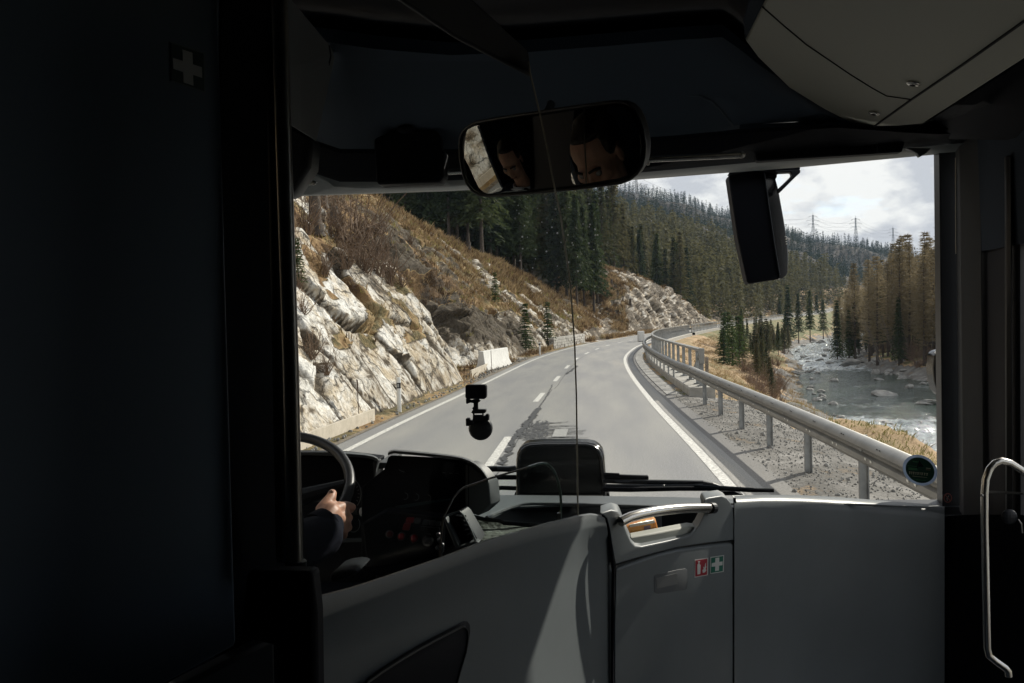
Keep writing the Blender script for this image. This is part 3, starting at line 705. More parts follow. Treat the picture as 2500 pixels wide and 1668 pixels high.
# --- right bank larches
rc = []
for y in np.arange(50, 330, 3.3):
    for u in np.arange(3.5 if y < 150 else -1.0, 60, 3.5):
        yy = y + random.uniform(-1.9, 1.9); rc.append((float(xb(yy)) + u + random.uniform(-1.9, 1.9), yy))
rc = np.array(rc); rz = right_z(rc[:, 1], rc[:, 0])
rpx, rpy, rd = proj_np(rc[:, 0], rc[:, 1], rz + 8)
sel = np.where((rpx > 1880) & (rpx < 2420))[0]; sel = sel[np.argsort(rd[sel])]
k_l = 0; far_r = []
for n_, i in enumerate(sel):
    if random.random() < .12: continue
    if k_l >= 140: far_r.append((rc[i, 0], rc[i, 1], rz[i])); continue
    k_l += 1
    if random.random() < .16: put('spruce', (rc[i, 0], rc[i, 1], rz[i]), random.uniform(7, 12), 'dark spruce standing among the bare brown larches across the river', 'spruces among the larches across the river')
    else: put('larch', (rc[i, 0], rc[i, 1], rz[i]), random.uniform(13.5, 19.5) if rpx[i] > 2170 else random.uniform(11, 18) if rpx[i] > 2060 else random.uniform(9, 15), 'bare golden brown larch in the wood on the far bank of the river', 'larches on the far bank of the river')
# dark spruces on the bank by the river bend, and the clump between the road and the river
for px, py, h, lab in [(1925, 838, 14, 'leftmost'), (1950, 836, 12, ''), (1978, 832, 13, ''), (2010, 826, 11, ''), (2040, 812, 12, ''), (1905, 815, 13, ''), (1995, 812, 14, '')]:
    g = G(px, py, -5.2); put('spruce', g, h * 1.15, 'dark spruce on the gravel bank where the river bends behind the young trees', 'spruces at the river bend')
def bank(Y, X): return (X, Y, float(right_z(np.array([Y]), np.array([X]))[0]))
for Y, X, h in [(92, 14.0, 5.8), (96, 15.5, 5.2), (101, 14.5, 5.4), (106, 17, 5.6), (90, 12.8, 3.8), (112, 16.5, 5.6), (118, 19, 5.2)]:
    put('young' if h < 6.2 else 'spruce', bank(Y, X), h, 'small dark green spruce in the clump on the slope between parapet and river', 'young spruces on the river slope', wf=1.45)
for Y, X, h in [(90, 16.8, 4.4), (98, 17.8, 4.6), (82, 16.0, 3.4), (75, 14.8, 2.8), (112, 20, 4.6), (94, 18, 3.6), (104, 19.5, 4), (84, 15.2, 3.8), (100, 16.4, 5.0), (120, 22.4, 5), (130, 25, 6)]:
    put('mixed', bank(Y, X), h, 'thin yellowish young larch beside the small spruces on the river slope', 'young larches on the river slope', wf=1.5)
# --- far forest: everything beyond, as one mass
def lod(h, rmax, nw, nb, rng, n2=2, tw=(.9, 1.9)): return crown(h, rmax, h * .08, nw, nb, n2, rng, 'spruce', tw, .5)
lods = [lod(18, 3.0, 17, 7, rg, 3) for _ in range(5)]; lodf = [lod(19, 3.5, 11, 6, rg, 2, (1.1, 2.3)) for _ in range(4)]
def merge(pts, lib, hs, name, mat, label, cat):
    out = []
    for (x, y, z), s in zip(pts, hs):
        T = lib[random.randrange(len(lib))]; a = random.uniform(0, 6.28); c, s_ = math.cos(a), math.sin(a)
        R = np.array([[c, s_, 0], [-s_, c, 0], [0, 0, 1]])
        out.append((T.reshape(-1, 3) * s) @ R + np.array([x, y, z]))
    V = np.concatenate(out)
    o = npmesh(name, V, np.arange(len(V)).reshape(-1, 3), mat)
    return props(o, label, cat, None, 'stuff')
fd = qd[far_i]
m1 = far_i[fd < 520]; m2 = far_i[fd >= 520]
merge([(CX[i], CY[i], CZ[i] - .5) for i in m1], lods, [random.uniform(.75, 1.25) for _ in m1], 'forest', F_MID, 'dense olive green conifer forest covering the valley side beyond the road cut', 'forest')
merge([(CX[i], CY[i], CZ[i] - 1) for i in m2], lodf, [random.uniform(.50, .85) for _ in m2], 'forest', F_FAR, 'dark blue green forest on the distant mountain under the sky', 'forest')
merge(far_r, [crown(16, 2.6, 3, 14, 6, 5, rg, 'larch', (.7, 1.5), .05) for _ in range(4)], [random.uniform(.7, 1.0) for _ in far_r], 'forest', F_LAR, 'brown larch wood farther back behind the trees of the far bank', 'forest')
print('TREES near', len(near_i), 'm1', len(m1), 'm2', len(m2), 'right', k_l, len(far_r))

# ------------------------------------------------------------------ picking a point of the hillside under a pixel
hpx, hpy, hpd = proj_np(HV[:, 0], HV[:, 1], HV[:, 2])
def pick(px, py, tol=7):
    m = (abs(hpx - px) < tol) & (abs(hpy - py) < tol) & (hpd > 8)
    if not m.any(): return pick(px, py, tol * 1.6) if tol < 80 else None
    j = np.where(m)[0]; j = j[np.argmin(hpd[j])]; return Vector(HV[j])
# stumps
WOODG = pm('weathered_wood', (.20, .175, .15), .9, var=.4, vscale=12, bump=.6, bscale=40, bdist=.01)
def stump(px, py, h, r, label):
    p = pick(px, py); t = thing('tree_stump', label, 'stump', p, 'stumps on the slope')
    mb = MB(); n = 9; rows = []
    for zz, rr in [(-.4, 1.5), (0, 1.3), (.15 * h, 1.05), (h * .9, .92), (h, .88)]:
        rows.append([p + Vector((math.cos(a * 6.283 / n) * r * rr * (1 + .12 * math.sin(a * 2.3)), math.sin(a * 6.283 / n) * r * rr, zz + (.06 * math.cos(a * 6.283 / n) if zz == h else 0))) for a in range(n)])
    mb.loft(rows, True); mb.build('bark', BARK, t, smooth=True)
    c = MB(); c.add([q + Vector((0, 0, .012)) for q in rows[-1]], [tuple(range(n))]); c.build('cut_face', WOODG, t)
for a in [(776, 545, 1.15, .23, 'tall grey weathered stump at the top left of the slope'), (823, 548, .7, .2, 'shorter dark stump right of the tall grey one at the top left'),
          (795, 500, .9, .2, 'stump half hidden by the window frame near the slope crest'), (1150, 612, 1.2, .26, 'dark stump on the ridge crest below the spruces'),
          (1138, 585, .8, .2, 'thin pale stump just above the dark stump on the crest'), (1500, 690, 1.0, .22, 'small stump on the upper edge of the second rock outcrop'),
          (1545, 735, .9, .2, 'stump in the middle of the second rock outcrop')]: stump(*a)
# bare shrubs
def shrub_mb(rng, h, n=22):
    mb = MB()
    for i in range(n):
        a = rng.uniform(0, 6.28); tl = rng.uniform(.1, .9); L = h * rng.uniform(.5, 1.05)
        d = Vector((math.cos(a) * tl, math.sin(a) * tl, 1)).normalized()
        pts = [Vector((rng.uniform(-.1, .1), rng.uniform(-.1, .1), -.1))]; 
        for k in range(5): pts.append(pts[-1] + (d + Vector((rng.normal() * .16, rng.normal() * .16, rng.normal() * .08))) * L / 5)
        mb.tube(pts, [.014, .012, .009, .007, .005, .003], 4, False)
        for k in range(5):
            b = pts[1 + k % 4].lerp(pts[2 + k % 4], rng.random()); e = b + (d * .6 + Vector(rng.normal(size=3)) * .5).normalized() * L * rng.uniform(.15, .35)
            mb.tube([b, b.lerp(e, .5) + Vector(rng.normal(size=3)) * .03, e], [.006, .004, .002], 3, False)
    return mb
SHR = [shrub_mb(rg, 1.0, 26) for _ in range(3)]
shr_me = []
SH_MAT = pm('shrub_twigs', (.13, .085, .055), .85, col2=(.24, .165, .11), vscale=3)
def shrub(loc, h, label, group, name='bare_shrub'):
    i = len(shr_me)
    if i < 3:
        o = SHR[i].build(name, SH_MAT); shr_me.append(o)
    else:
        o = shr_me[i % 3].copy(); COL.objects.link(o); shr_me.append(o)
    o.location = loc; o.scale = (h * 1.15, h * 1.15, h); o.rotation_euler = (0, 0, random.uniform(0, 6.28))
    props(o, label, 'shrub', group)
for px, py, h in [(830, 590, 2.4), (870, 600, 2.8), (905, 620, 2.2), (890, 655, 1.8), (925, 660, 1.9), (955, 660, 1.6), (845, 640, 1.5), (750, 560, 1.5), (930, 560, 2.0), (720, 640, 1.3), (1010, 590, 1.2), (985, 690, 1.0), (960, 690, 1.1), (800, 660, 1.0)]:
    shrub(pick(px, py), h, 'bare brown shrub tangled on the dry slope above the white rock face', 'bare shrubs above the white rock')
for px, py, h in [(745, 760, .7), (760, 870, .8), (735, 700, .9), (795, 905, .7), (1035, 735, .9), (870, 700, .5)]:
    shrub(pick(px, py), h, 'low brown bush clinging to a ledge of the white rock face', 'bushes on the rock ledges')
for i in range(60):
    Y = random.uniform(60, 125); X = float(xa(Y)) - random.uniform(2.0, 6.5)
    if 1468 + 2021 * X / Y > 1895: continue
    shrub(bank(Y, X), random.uniform(.9, 2.2), 'bare grey brown willow bush at the foot of the slope by the river', 'willow bushes along the near bank')
for i in range(52):
    Y = random.uniform(62, 210); X = float(xb(Y)) + random.uniform(3.5, 9)
    shrub(bank(Y, X), random.uniform(1.5, 3.6), 'bare alder bush under the larches on the far bank', 'alder bushes on the far bank')
for i in range(64):
    Y = random.uniform(125, 340); a_, b_ = float(xr(Y)) + 6, float(xa(Y)) - .5; X = random.uniform(a_ + (b_ - a_) * .15, b_)
    q = project((X, Y, -2))
    if q is None or not (1690 < q[0] < 1930): continue
    if random.random() < .45: put('mixed', bank(Y, X), random.uniform(3, 7.5), 'small olive conifer on the slope below the far road', 'small conifers below the far road', wf=1.3)
    elif random.random() < .4: put('spruce', bank(Y, X), random.uniform(4, 8), 'dark spruce on the slope below the far road', 'spruces below the far road')
    else: shrub(bank(Y, X), random.uniform(2, 4.5), 'brown bush on the slope below the far road', 'bushes below the far road')
for Y, X, h in [(33, 11.6, .8), (38, 13.2, .9), (30, 11.2, .7), (45, 14.8, .9)]:
    shrub(bank(Y, X), h, 'wispy leafless shrub at the water edge behind the guard rail', 'wispy shrubs behind the guard rail')
for px, py, h, lab in [(1215, 735, 2.4, 'small green spruce on the dark ledges left of the two young pines'), (1290, 850, 3.6, 'left one of two young green conifers on the rocks before the stone wall'), (1345, 835, 3.8, 'right one of two young green conifers on the rocks before the stone wall'), (735, 690, 1.3, 'bright green seedling beside the left window post')]:
    put('young', pick(px, py), h, lab, None)
# pale leafless saplings on the far bank
def sapling(loc, h, lean):
    mb = MB(); p = Vector(loc)
    for j in range(3):
        dx_ = lean + random.uniform(-.14, .14); q = p + Vector((j * .3 - .3, random.uniform(-.3, .3), 0))
        mb.tube([q, q + Vector((dx_ * h * .4, 0, h * .5)), q + Vector((dx_ * h, 0, h))], [.05, .035, .01], 5)
        for k in range(12):
            b = q + Vector((dx_ * h, 0, h)) * (.35 + .05 * k); e = b + Vector((random.uniform(-.7, .7), random.uniform(-.7, .7), random.uniform(.2, .8)))
            mb.tube([b, e], [.012, .004], 3, False)
    o = mb.build('alder_tree', BARKG); props(o, 'pale leafless sapling clump leaning over the stones of the far bank', 'tree', 'pale saplings on the far bank')
for px, py, h, ln in [(2150, 884, 6.5, -.3), (2190, 886, 7, -.25), (2215, 880, 7.5, -.1), (2265, 890, 5, .05), (2040, 860, 5, -.3), (2030, 850, 4.5, -.4)]:
    sapling(G(px, py, -4.9), h, ln)

# ------------------------------------------------------------------ grass
def blades(P, n, h, spread, rng, lean=.5):
    k = len(P); B = np.repeat(P, n, 0); m = len(B)
    hh = (np.repeat(h, n) if hasattr(h, '__len__') else h) * rng.uniform(.5, 1.2, m)
    B = B + np.stack([rng.normal(size=m) * spread, rng.normal(size=m) * spread, np.zeros(m) - .03], -1)
    a = rng.uniform(0, 6.28, m); l = rng.uniform(.1, lean, m) * hh
    tip = B + np.stack([np.cos(a) * l + .12 * hh, np.sin(a) * l, hh], -1)
    wv = np.stack([-np.sin(a), np.cos(a), a * 0], -1) * (hh * .055 + .006)[:, None]
    mid = B * .5 + tip * .5 + np.stack([a * 0, a * 0, hh * .12], -1)
    V = np.stack([B - wv, B + wv, mid + wv * .7, tip, mid - wv * .7], 1).reshape(-1, 3)
    return V, np.arange(len(V)).reshape(-1, 5)
GR1 = foliage('dry_grass', (.25, .17, .09), (.54, .42, .25), 1.1)
GR2 = foliage('dark_heath', (.12, .078, .042), (.28, .18, .09), 1.6)
GR3 = foliage('green_grass', (.14, .15, .045), (.36, .30, .12), .9)
rgr = np.random.default_rng(9)
def hill_grass(n, y0, y1, v0, v1, hmin, hmax, per, lim, name, mat, label, sel):
    y = y0 + (y1 - y0) * rgr.random(n) ** .8; v = v0 + (v1 - v0) * rgr.random(n)
    X, Y, Z, rk, kd = [q[:, 0] for q in hill_point(y[:, None], v[:, None])]
    q = fbm(np.stack([X, Y, Z], -1) / 1.3, 3, 201)
    m = (rk < lim) & sel(q, kd, Y)
    px, py, d = proj_np(X, Y, Z); m &= (px > 640) & (px < 1760) & (d > 5)
    P = np.stack([X, Y, Z], -1)[m]; dd = d[m]
    h = rgr.uniform(hmin, hmax, len(P)) * np.clip(dd / 40, .8, 2.2)
    V, Fc = blades(P, per, h, .10, rgr, .9)
    o = npmesh(name, V, Fc, mat); props(o, label, 'grass', None, 'stuff')
hill_grass(44000, 14, 230, .9, 17, .12, .34, 5, .45, 'dry_grass', GR1, 'straw coloured dry grass hanging over the slope between the rocks', lambda q, k, Y: (q > -.12) & ~((Y > 37) & (Y < 48) & (q < .35)))
hill_grass(40000, 14, 230, .9, 17, .10, .28, 5, .6, 'heath', GR2, 'dark brown heather and dead brush growing low on the slope', lambda q, k, Y: q < .22)
hill_grass(9000, 14, 110, 1.2, 16, .10, .26, 5, .8, 'grass', GR3, 'greenish tufts of moss and grass along the rock foot and ledges', lambda q, k, Y: (q > .28))
n = 15000; y = 7 + 60 * rgr.random(n) ** 1.3; u = 3.4 + 11 * rgr.random(n); X = xr(y) + u; Z = right_z(y, X)
q = fbm(np.stack([X, y, Z], -1) / 1.8, 3, 211)
m = (Z > WATER + .9) & (q > np.where(u < 5, .12, -.45)); P = np.stack([X, y, Z], -1)[m]
V, Fc = blades(P, 6, rgr.uniform(.05, .15, len(P)), .12, rgr, 1.3)
props(npmesh('grass', V, Fc, GR3), 'short yellow green grass on the bank beyond the guard rail', 'grass', None, 'stuff')
n = 12000; y = 28 + 120 * rgr.random(n); X = xr(y) + 3.6 + (xa(y) - xr(y) - 4) * rgr.random(n); Z = right_z(y, X)
q = fbm(np.stack([X, y, Z], -1) / 2.2, 3, 215); m = q > .02; P = np.stack([X, y, Z], -1)[m]
V, Fc = blades(P, 5, rgr.uniform(.10, .32, len(P)), .14, rgr, 1.0)
props(npmesh('dry_grass', V, Fc, GR1), 'tan tussocks on the slope falling from the parapet to the river', 'grass', None, 'stuff')

# ------------------------------------------------------------------ stones
STONE = pm('river_stone', (.24, .235, .22), .85, var=.45, vscale=1.3, bump=.6, bscale=14, bdist=.03)
def stone_mesh(seed):
    mb = MB().ball((0, 0, 0), 1, 12, 8); V = np.array(mb.v)
    d = 1 + .34 * vnoise(V * 1.3 + seed * 9.1, seed) + .12 * vnoise(V * 3.1 + seed, seed + 4)
    o, t, e = rockcells(V * .9 + seed * 3.3, seed); d = d + (o - .5) * .25
    mb.v = [tuple(p) for p in V * d[:, None]]; return mb
st_o = []
def stone(loc, sx, sy, sz, label, group, name='boulder'):
    i = len(st_o)
    if i < 4: o = stone_mesh(i + 2).build(name, STONE)
    else: o = st_o[i % 4].copy(); COL.objects.link(o)
    st_o.append(o); o.location = loc; o.scale = (sx, sy, sz); o.rotation_euler = (random.uniform(-.3, .3), random.uniform(-.3, .3), random.uniform(0, 6.28))
    props(o, label, 'rock', group)
def r4(x, y): return G(1880 + x / 4.355, 760 + y / 4.355, WATER)
for x, y, sx, sz, lb in [(1135, 668, .75, .75, 'pale pointed boulder standing out of the calm dark water'), (1235, 892, 1.35, .42, 'long low grey boulder in the middle of the river'), (1475, 820, .55, .4, 'small boulder with foam right of the long low one'),
                         (670, 748, .7, .42, 'dark boulder with a wake in the calm pool'), (300, 668, 1.2, .38, 'flat pale slab near the left water edge'), (1165, 728, .7, .2, 'flat stone just below the pale pointed boulder'),
                         (1625, 777, .4, .25, 'small flat stone near the far bank on the right'), (545, 340, 1.4, 1.0, 'grey boulder in the rapids at the river bend'), (880, 572, 2.4, 1.1, 'largest boulder lying at the foot of the far bank'),
                         (1020, 560, 1.3, .8, 'boulder right of the largest one at the far bank'), (430, 838, .5, .2, 'low stone awash near the gravel spit'), (1640, 985, 1.2, .35, 'boulder buried in white water on the right'),
                         (1200, 1205, 1.0, .35, 'brown boulder in the glittering rapids behind the rail'), (640, 553, 1.0, .3, 'pale flat stone at the tip of the gravel bar')]:
    stone(r4(x, y), sx, sx * .8, sz, lb, None)
for i in range(70):
    Y = random.uniform(58, 190); X = float(xb(Y)) + random.uniform(-1.4, 2.8); s = random.uniform(.18, .7)
    p = bank(Y, X); stone((p[0], p[1], max(p[2], WATER) - .05), s, s, s * .6, 'grey stone lying on the shore of the far bank', 'stones on the far shore')
for i in range(60):
    Y = random.uniform(44, 210); X = float(xa(Y)) + random.uniform(-1.6, 1.8); s = random.uniform(.14, .5)
    stone((X, Y, WATER + .04), s, s, s * .6, 'pale stone lying on the shore of the near bank', 'stones on the near shore')
for px, py, s in [(1920, 850, 1.2), (1960, 846, 1.0), (1990, 838, 1.3), (2010, 868, .9), (2000, 880, .8), (2020, 858, 1.2)]:
    stone(G(px, py, WATER), s, s * .8, s * .4, 'pale stone on the gravel bar at the river bend', 'stones on the gravel bar')
# loose gravel by the shoulder
n = 7000; y = 5 + 26 * rgr.random(n); u = .75 + 3.4 * rgr.random(n); X = xr(y) + u; Z = right_z(y, X)
base = np.array(MB().ball((0, 0, 0), 1, 5, 3).v); bf = MB().ball((0, 0, 0), 1, 5, 3).f
sc_ = rgr.uniform(.006, .022, n) * (1 + 1.6 * (rgr.random(n) < .03))
V = (base[None] * sc_[:, None, None] * rgr.uniform(.6, 1.3, (n, 1, 3)) + np.stack([X, y, Z + .004], -1)[:, None]).reshape(-1, 3)
Fq = np.concatenate([np.array(bf) + i * len(base) for i in range(n)])
props(npmesh('gravel', V, Fq, STONE), 'loose grey gravel strewn along the road shoulder', 'gravel', None, 'stuff')
n = 900; y = 15 + 40 * rgr.random(n); X = xl(y) - .5 - 1.1 * rgr.random(n); Z = np.full(n, .05)
V = (base[None] * rgr.uniform(.012, .05, n)[:, None, None] + np.stack([X, y, Z], -1)[:, None]).reshape(-1, 3)
props(npmesh('gravel', V, np.concatenate([np.array(bf) + i * len(base) for i in range(n)]), STONE), 'small broken stones along the foot of the rock face', 'gravel', None, 'stuff')
# ------------------------------------------------------------------ guard rail, parapet, roadside
GALV = pm('galvanised', (.285, .28, .262), .48, .65, var=.12, vscale=2.2, bump=.12, bscale=30, bdist=.004)
GALVD = pm('galvanised_dull', (.30, .31, .31), .55, .6, var=.2, vscale=5)
CONC = pm('concrete', (.36, .345, .31), .85, var=.2, vscale=3, bump=.4, bscale=35, bdist=.006)
CONCW = pm('concrete_white', (.66, .65, .62), .85, var=.10, vscale=4, bump=.25, bscale=30, bdist=.004)
BOLTM = pm('bolt_hole', (.02, .02, .02), .7)
REFL = pm('reflector_white', (.85, .82, .72), .3)
def gx(Y): return float(xr(Y)) + 1.18 + .10 * float(sstep(30, 26, np.array(float(Y))))
def gzz(Y): return float(zr(Y))
rail_t = thing('guard_rail', 'long grey steel guard rail with rounded beam along the right road edge', 'guard rail', (gx(14), 14, 0))
prof = [(.07, .975), (.02, .99), (-.035, .978), (-.085, .94), (-.10, .895), (-.07, .855), (-.015, .838), (-.015, .80), (-.07, .778), (-.085, .73), (-.05, .685), (0, .672)]
Ys = [-6 + 1.3 * i for i in range(8)] + [4.4 + .5 * i for i in range(52)] + [31 + 1.5 * i for i in range(75)]
rows = []
for y in Ys:
    x = gx(y); z = gzz(y) - .02
    rows.append([Vector((x + a, y, z + b)) for a, b in prof])
MB().loft(rows).build('beam', GALV, rail_t, smooth=True, solid=.006)
# beam holes and reflectors
for i, y in enumerate([5.6 + 1.33 * k for k in range(20)]):
    x = gx(y)
    h = MB()
    for dy_ in (-.045, .045): h.box((x - .0965, y + dy_, .92), (.006, .030, .016))
    h.build('bolt_slot', BOLTM, rail_t)
    r = MB()
    for dy_ in (0, .2): r.box((x - .087, y + .3 + dy_, .735), (.006, .05, .022), Euler((.2, 0, 0)))
    r.build('reflector', REFL, rail_t)
    if i % 3 == 0:
        MB().box((x - .060, y + .75, .815), (.02, .10, .05)).build('splice_plate', GALVD, rail_t, bevel=.004)
pY = [13.35 + 2.62 * k for k in range(-5, 5)]
for y in pY:
    mb = MB(); x = gx(y) + .10
    mb.box((x, y, .30), (.10, .012, 1.12)); mb.box((x - .046, y + .02, .30), (.012, .05, 1.12)); mb.box((x + .046, y - .02, .30), (.012, .05, 1.12))
    mb.box((x - .02, y, .82), (.13, .05, .22))
    mb.build('post', GALVD, rail_t)
y = 31.0
while y < 62:
    MB().box((gx(y) + .08, y, .62), (.06, .06, .7)).build('post', GALVD, rail_t); y += 2.02
# ---- concrete kerb of the viaduct with steel parapet
def px_(Y): return float(xr(Y)) + 1.75
kerb_t = thing('bridge_kerb', 'pale concrete kerb of the viaduct carrying the steel parapet', 'kerb', (px_(27), 26.6, 0))
Yk = [26.6 + .8 * i for i in range(45)] + [63 + 2 * i for i in range(30)]
Yk = [y for y in Yk if y < 121]
kr = [[Vector((float(xr(y)) + a, y, gzz(y) + b)) for a, b in [(1.30, -.3), (1.30, .20), (1.34, .25), (2.06, .27), (2.10, .23), (2.10, -.40)]] for y in Yk]
m = MB().loft(kr); m.add(kr[0], [tuple(range(6))]); m.build('kerb', CONC, kerb_t, smooth=False, keep=False)
par_t = thing('parapet', 'grey steel parapet with a flat top rail and upright posts standing on the concrete kerb', 'railing', (px_(27), 27.1, .26))
def topz(y): return gzz(y) + 1.46
rows = []
for y in [27.0 + .8 * i for i in range(45)] + [63 + 2 * i for i in range(30)]:
    if y > 119.5: continue
    x = px_(y); z = topz(y)
    rows.append([Vector((x - .07, y, z)), Vector((x + .07, y, z + .01)), Vector((x + .07, y, z - .07)), Vector((x - .07, y, z - .08))])
MB().loft(rows, True).build('top_rail', GALV, par_t)
k_ = 0; y = 27.15
while y < 119:
    x = px_(y); z = gzz(y); sp = .9 if k_ == 0 else (1.98 if y < 60 else 1.4)
    mb = MB()
    mb.box((x, y, z + .84), (.13 if k_ == 0 else .11, .10 if k_ == 0 else .045, 1.20))
    if y < 60:
        mb.build('post', GALVD, par_t)
        MB().box((x, y, z + .285), (.26, .20, .025)).add([], []).build('base_plate', GALVD, par_t)
    else: mb.build('post', GALVD, par_t)
    y += sp; k_ += 1
p0, p1 = Vector((px_(27.15) + .02, 27.15, 1.42)), Vector((px_(28.9), 29.9, .35))
MB().tube([p0, p1], .05, 6).build('brace', GALVD, par_t)
MB().box((px_(26.95), 27.0, 1.22), (.16, .18, .50)).build('end_cap', GALV, par_t, bevel=.01)
# second and third parapet lengths farther round the bend, with their concrete decks
def far_parapet(ya, yb, lab, step, off=1.75):
    t = thing('parapet', lab, 'railing', (float(xr(ya)) + off, ya, gzz(ya) + .26))
    n = max(3, int((yb - ya) / 4)); rows = []; r2 = []
    for i in range(n + 1):
        y = ya + (yb - ya) * i / n; x = float(xr(y)) + off; z = gzz(y)
        rows.append([Vector((x - .07, y, z + 1.5)), Vector((x + .07, y, z + 1.5)), Vector((x + .07, y, z + 1.36)), Vector((x - .07, y, z + 1.36))])
        r2.append([Vector((x - .5, y, z - .2)), Vector((x - .5, y, z + .30)), Vector((x + .5, y, z + .30)), Vector((x + .5, y, z - .75)), Vector((x + .3, y, z - .75))])
    MB().loft(rows, True).build('top_rail', GALV, t)
    MB().loft(r2).build('deck_edge', CONC, t)
    y = ya
    rr = [[Vector((float(xr(ya + (yb - ya) * i / n)) + off, ya + (yb - ya) * i / n, gzz(ya + (yb - ya) * i / n) + h)) for h in (.62, 1.0)] for i in range(n + 1)]
    MB().loft(rr).build('guard_beam', GALV, t, solid=.02)
    while y < yb:
        MB().box((float(xr(y)) + off, y, gzz(y) + .84), (.12, .10, 1.2)).build('post', GALVD, t); y += step
    return t
far_parapet(121.5, 163, 'second length of the grey parapet round the bend beyond the first one', 2.2)
far_parapet(165, 330, 'third and longest far length of the parapet along the distant road', 3.2)
far_parapet(334, 520, 'farthest stretch of guard rail seen as a thin pale line across the valley', 5)
# stone retaining wall under the viaduct
def retaining(ya, yb, lab, depth=2.6, off=2.0):
    n = int((yb - ya) / 1.2); rows = []
    for i in range(n + 1):
        y = ya + (yb - ya) * i / n; x = float(xr(y)) + off; z = gzz(y)
        rows.append([Vector((x, y, z - .05)), Vector((x + .25, y, z - depth * .5)), Vector((x + .55, y, z - depth))])
    m = bpy.data.materials.new('masonry'); m.use_nodes = True; t = m.node_tree; b = t.nodes['Principled BSDF']; b.inputs['Roughness'].default_value = .9
    tcn = N(t, 'ShaderNodeTexCoord'); mp = N(t, 'ShaderNodeMapping'); mp.inputs['Rotation'].default_value = (0, rad(90), rad(90)); t.links.new(tcn.outputs['Object'], mp.inputs[0])
    br = N(t, 'ShaderNodeTexBrick'); br.inputs['Scale'].default_value = 1.6; br.inputs['Color1'].default_value = (.30, .29, .27, 1); br.inputs['Color2'].default_value = (.44, .43, .40, 1); br.inputs['Mortar'].default_value = (.16, .15, .14, 1); br.inputs['Mortar Size'].default_value = .03
    t.links.new(mp.outputs[0], br.inputs['Vector']); t.links.new(br.outputs['Color'], b.inputs['Base Color'])
    o = MB().loft(rows).build('retaining_wall', m, solid=.3); props(o, lab, 'wall')
retaining(40, 118, 'stone retaining wall below the concrete kerb of the viaduct')
retaining(120, 200, 'stone wall under the second length of parapet round the bend')
retaining(290, 420, 'distant stone wall holding up the far road on the hillside')
# white pillar end on the left at the bend
# ---- plank boards at the left verge
PLANK = pm('plank', (.44, .39, .31), .85, col2=(.56, .50, .41), vscale=4, bump=.4, bscale=30, bdist=.004)
def board(p, q, h, name, label, cat, mat=None, th=.06, pegs=True, grp=None):
    p = Vector(p); q = Vector(q); d = (q - p).normalized(); nrm = Vector((d.y, -d.x, 0))
    t = thing(name, label, cat, p, grp)
    mb = MB(); L = (q - p).length; n = max(1, round(L / 4.2))
    for i in range(n):
        a = p + d * (L * i / n + .01); b = p + d * (L * (i + 1) / n - .01); jj = Vector((random.uniform(-.02, .02), 0, random.uniform(-.015, .015)))
        MB().prism([a + jj + Vector((0, 0, -.06)), b + jj + Vector((0, 0, -.06)), b + jj + Vector((0, 0, h)), a + jj + Vector((0, 0, h))], nrm * -th).build('board', mat or PLANK, t, bevel=.006)
    if pegs:
        for i in range(int(L / 2.1) + 1):
            c = p + d * min(L - .1, .2 + i * 2.1) - nrm * (th + .05); MB().box(c + Vector((0, 0, h * .42)), (.06, .06, h * 1.05)).build('peg', PLANK, t)
    return t
board((-5.95, -8, .03), (-5.93, 11.5, .03), .30, 'board_edging', 'near run of pale timber boards along the left verge beside the bus', 'edging')
board((-6.0, 11.8, .03), (-5.80, 20.6, .03), .31, 'board_edging', 'pale timber board edging at the foot of the white rock, before the marker post', 'edging')
b0 = G(1151, 924, .02); b1 = G(1200, 902, .02)
board((b0.x, b0.y, .03), (b1.x - .1, b1.y, .03), .36, 'board_edging', 'short pinkish timber board lying in front of the concrete barrier', 'edging', th=.08, pegs=False)
# rusty rods
RUST = pm('rusty_rod', (.10, .055, .035), .8)
for px, py, h, lab in [(878, 1038, 1.12, 'thin rusty snow rod leaning at the end of the timber board'), (748, 1062, .92, 'thin rusty rod at the far left beside the window post')]:
    g = G(px, py, .05); t = thing('snow_rod', lab, 'rod', g)
    MB().tube([g + Vector((0, 0, -.1)), g + Vector((-.035, 0, h))], .011, 6).build('rod', RUST, t)
    MB().tube([g + Vector((.02 - .035, .01, h * .8)), g + Vector((.02 - .04, .01, h * .98))], .007, 5).build('tip', RUST, t)
g = G(1191 + 5, 908, .05)
props(MB().tube([g + Vector((.1, 0, -.1)), g + Vector((.08, 0, 1.05))], .014, 6).build('snow_rod', RUST), 'thin rusty rod standing in front of the white concrete barrier', 'rod')
# delineator post
g = G(975, 1004, .05); dl = thing('marker_post', 'white roadside marker post with black band and grey reflector before the rock face', 'marker post', g)
WHT = pm('post_white', (.80, .80, .77), .5); BLK = pm('post_black', (.02, .02, .022), .5)
def ell(z, s=1): return [g + Vector((math.cos(a * .5236) * .062 * s, math.sin(a * .5236) * .05 * s, z)) for a in range(12)]
mm = MB().loft([ell(-.1), ell(.64)], True); mm.build('lower_post', WHT, dl, smooth=True)
MB().loft([ell(.64, 1.004), ell(.80, 1.004)], True).build('black_band', BLK, dl, smooth=True)
mm = MB().loft([ell(.80), ell(.90), [q + Vector((0, 0, .05)) for q in ell(.90, .8)]], True); mm.add([q + Vector((0, 0, .05)) for q in ell(.90, .8)], [tuple(range(12))]); mm.build('upper_post', WHT, dl, smooth=True)
MB().box(g + Vector((0, -.052, .72)), (.05, .008, .09)).build('reflector', pm('grey_reflector', (.35, .36, .36), .3), dl)
g2 = G(1318, 866, .05)
t = thing('marker_post', 'small distant white marker post on the verge before the stone wall', 'marker post', g2)
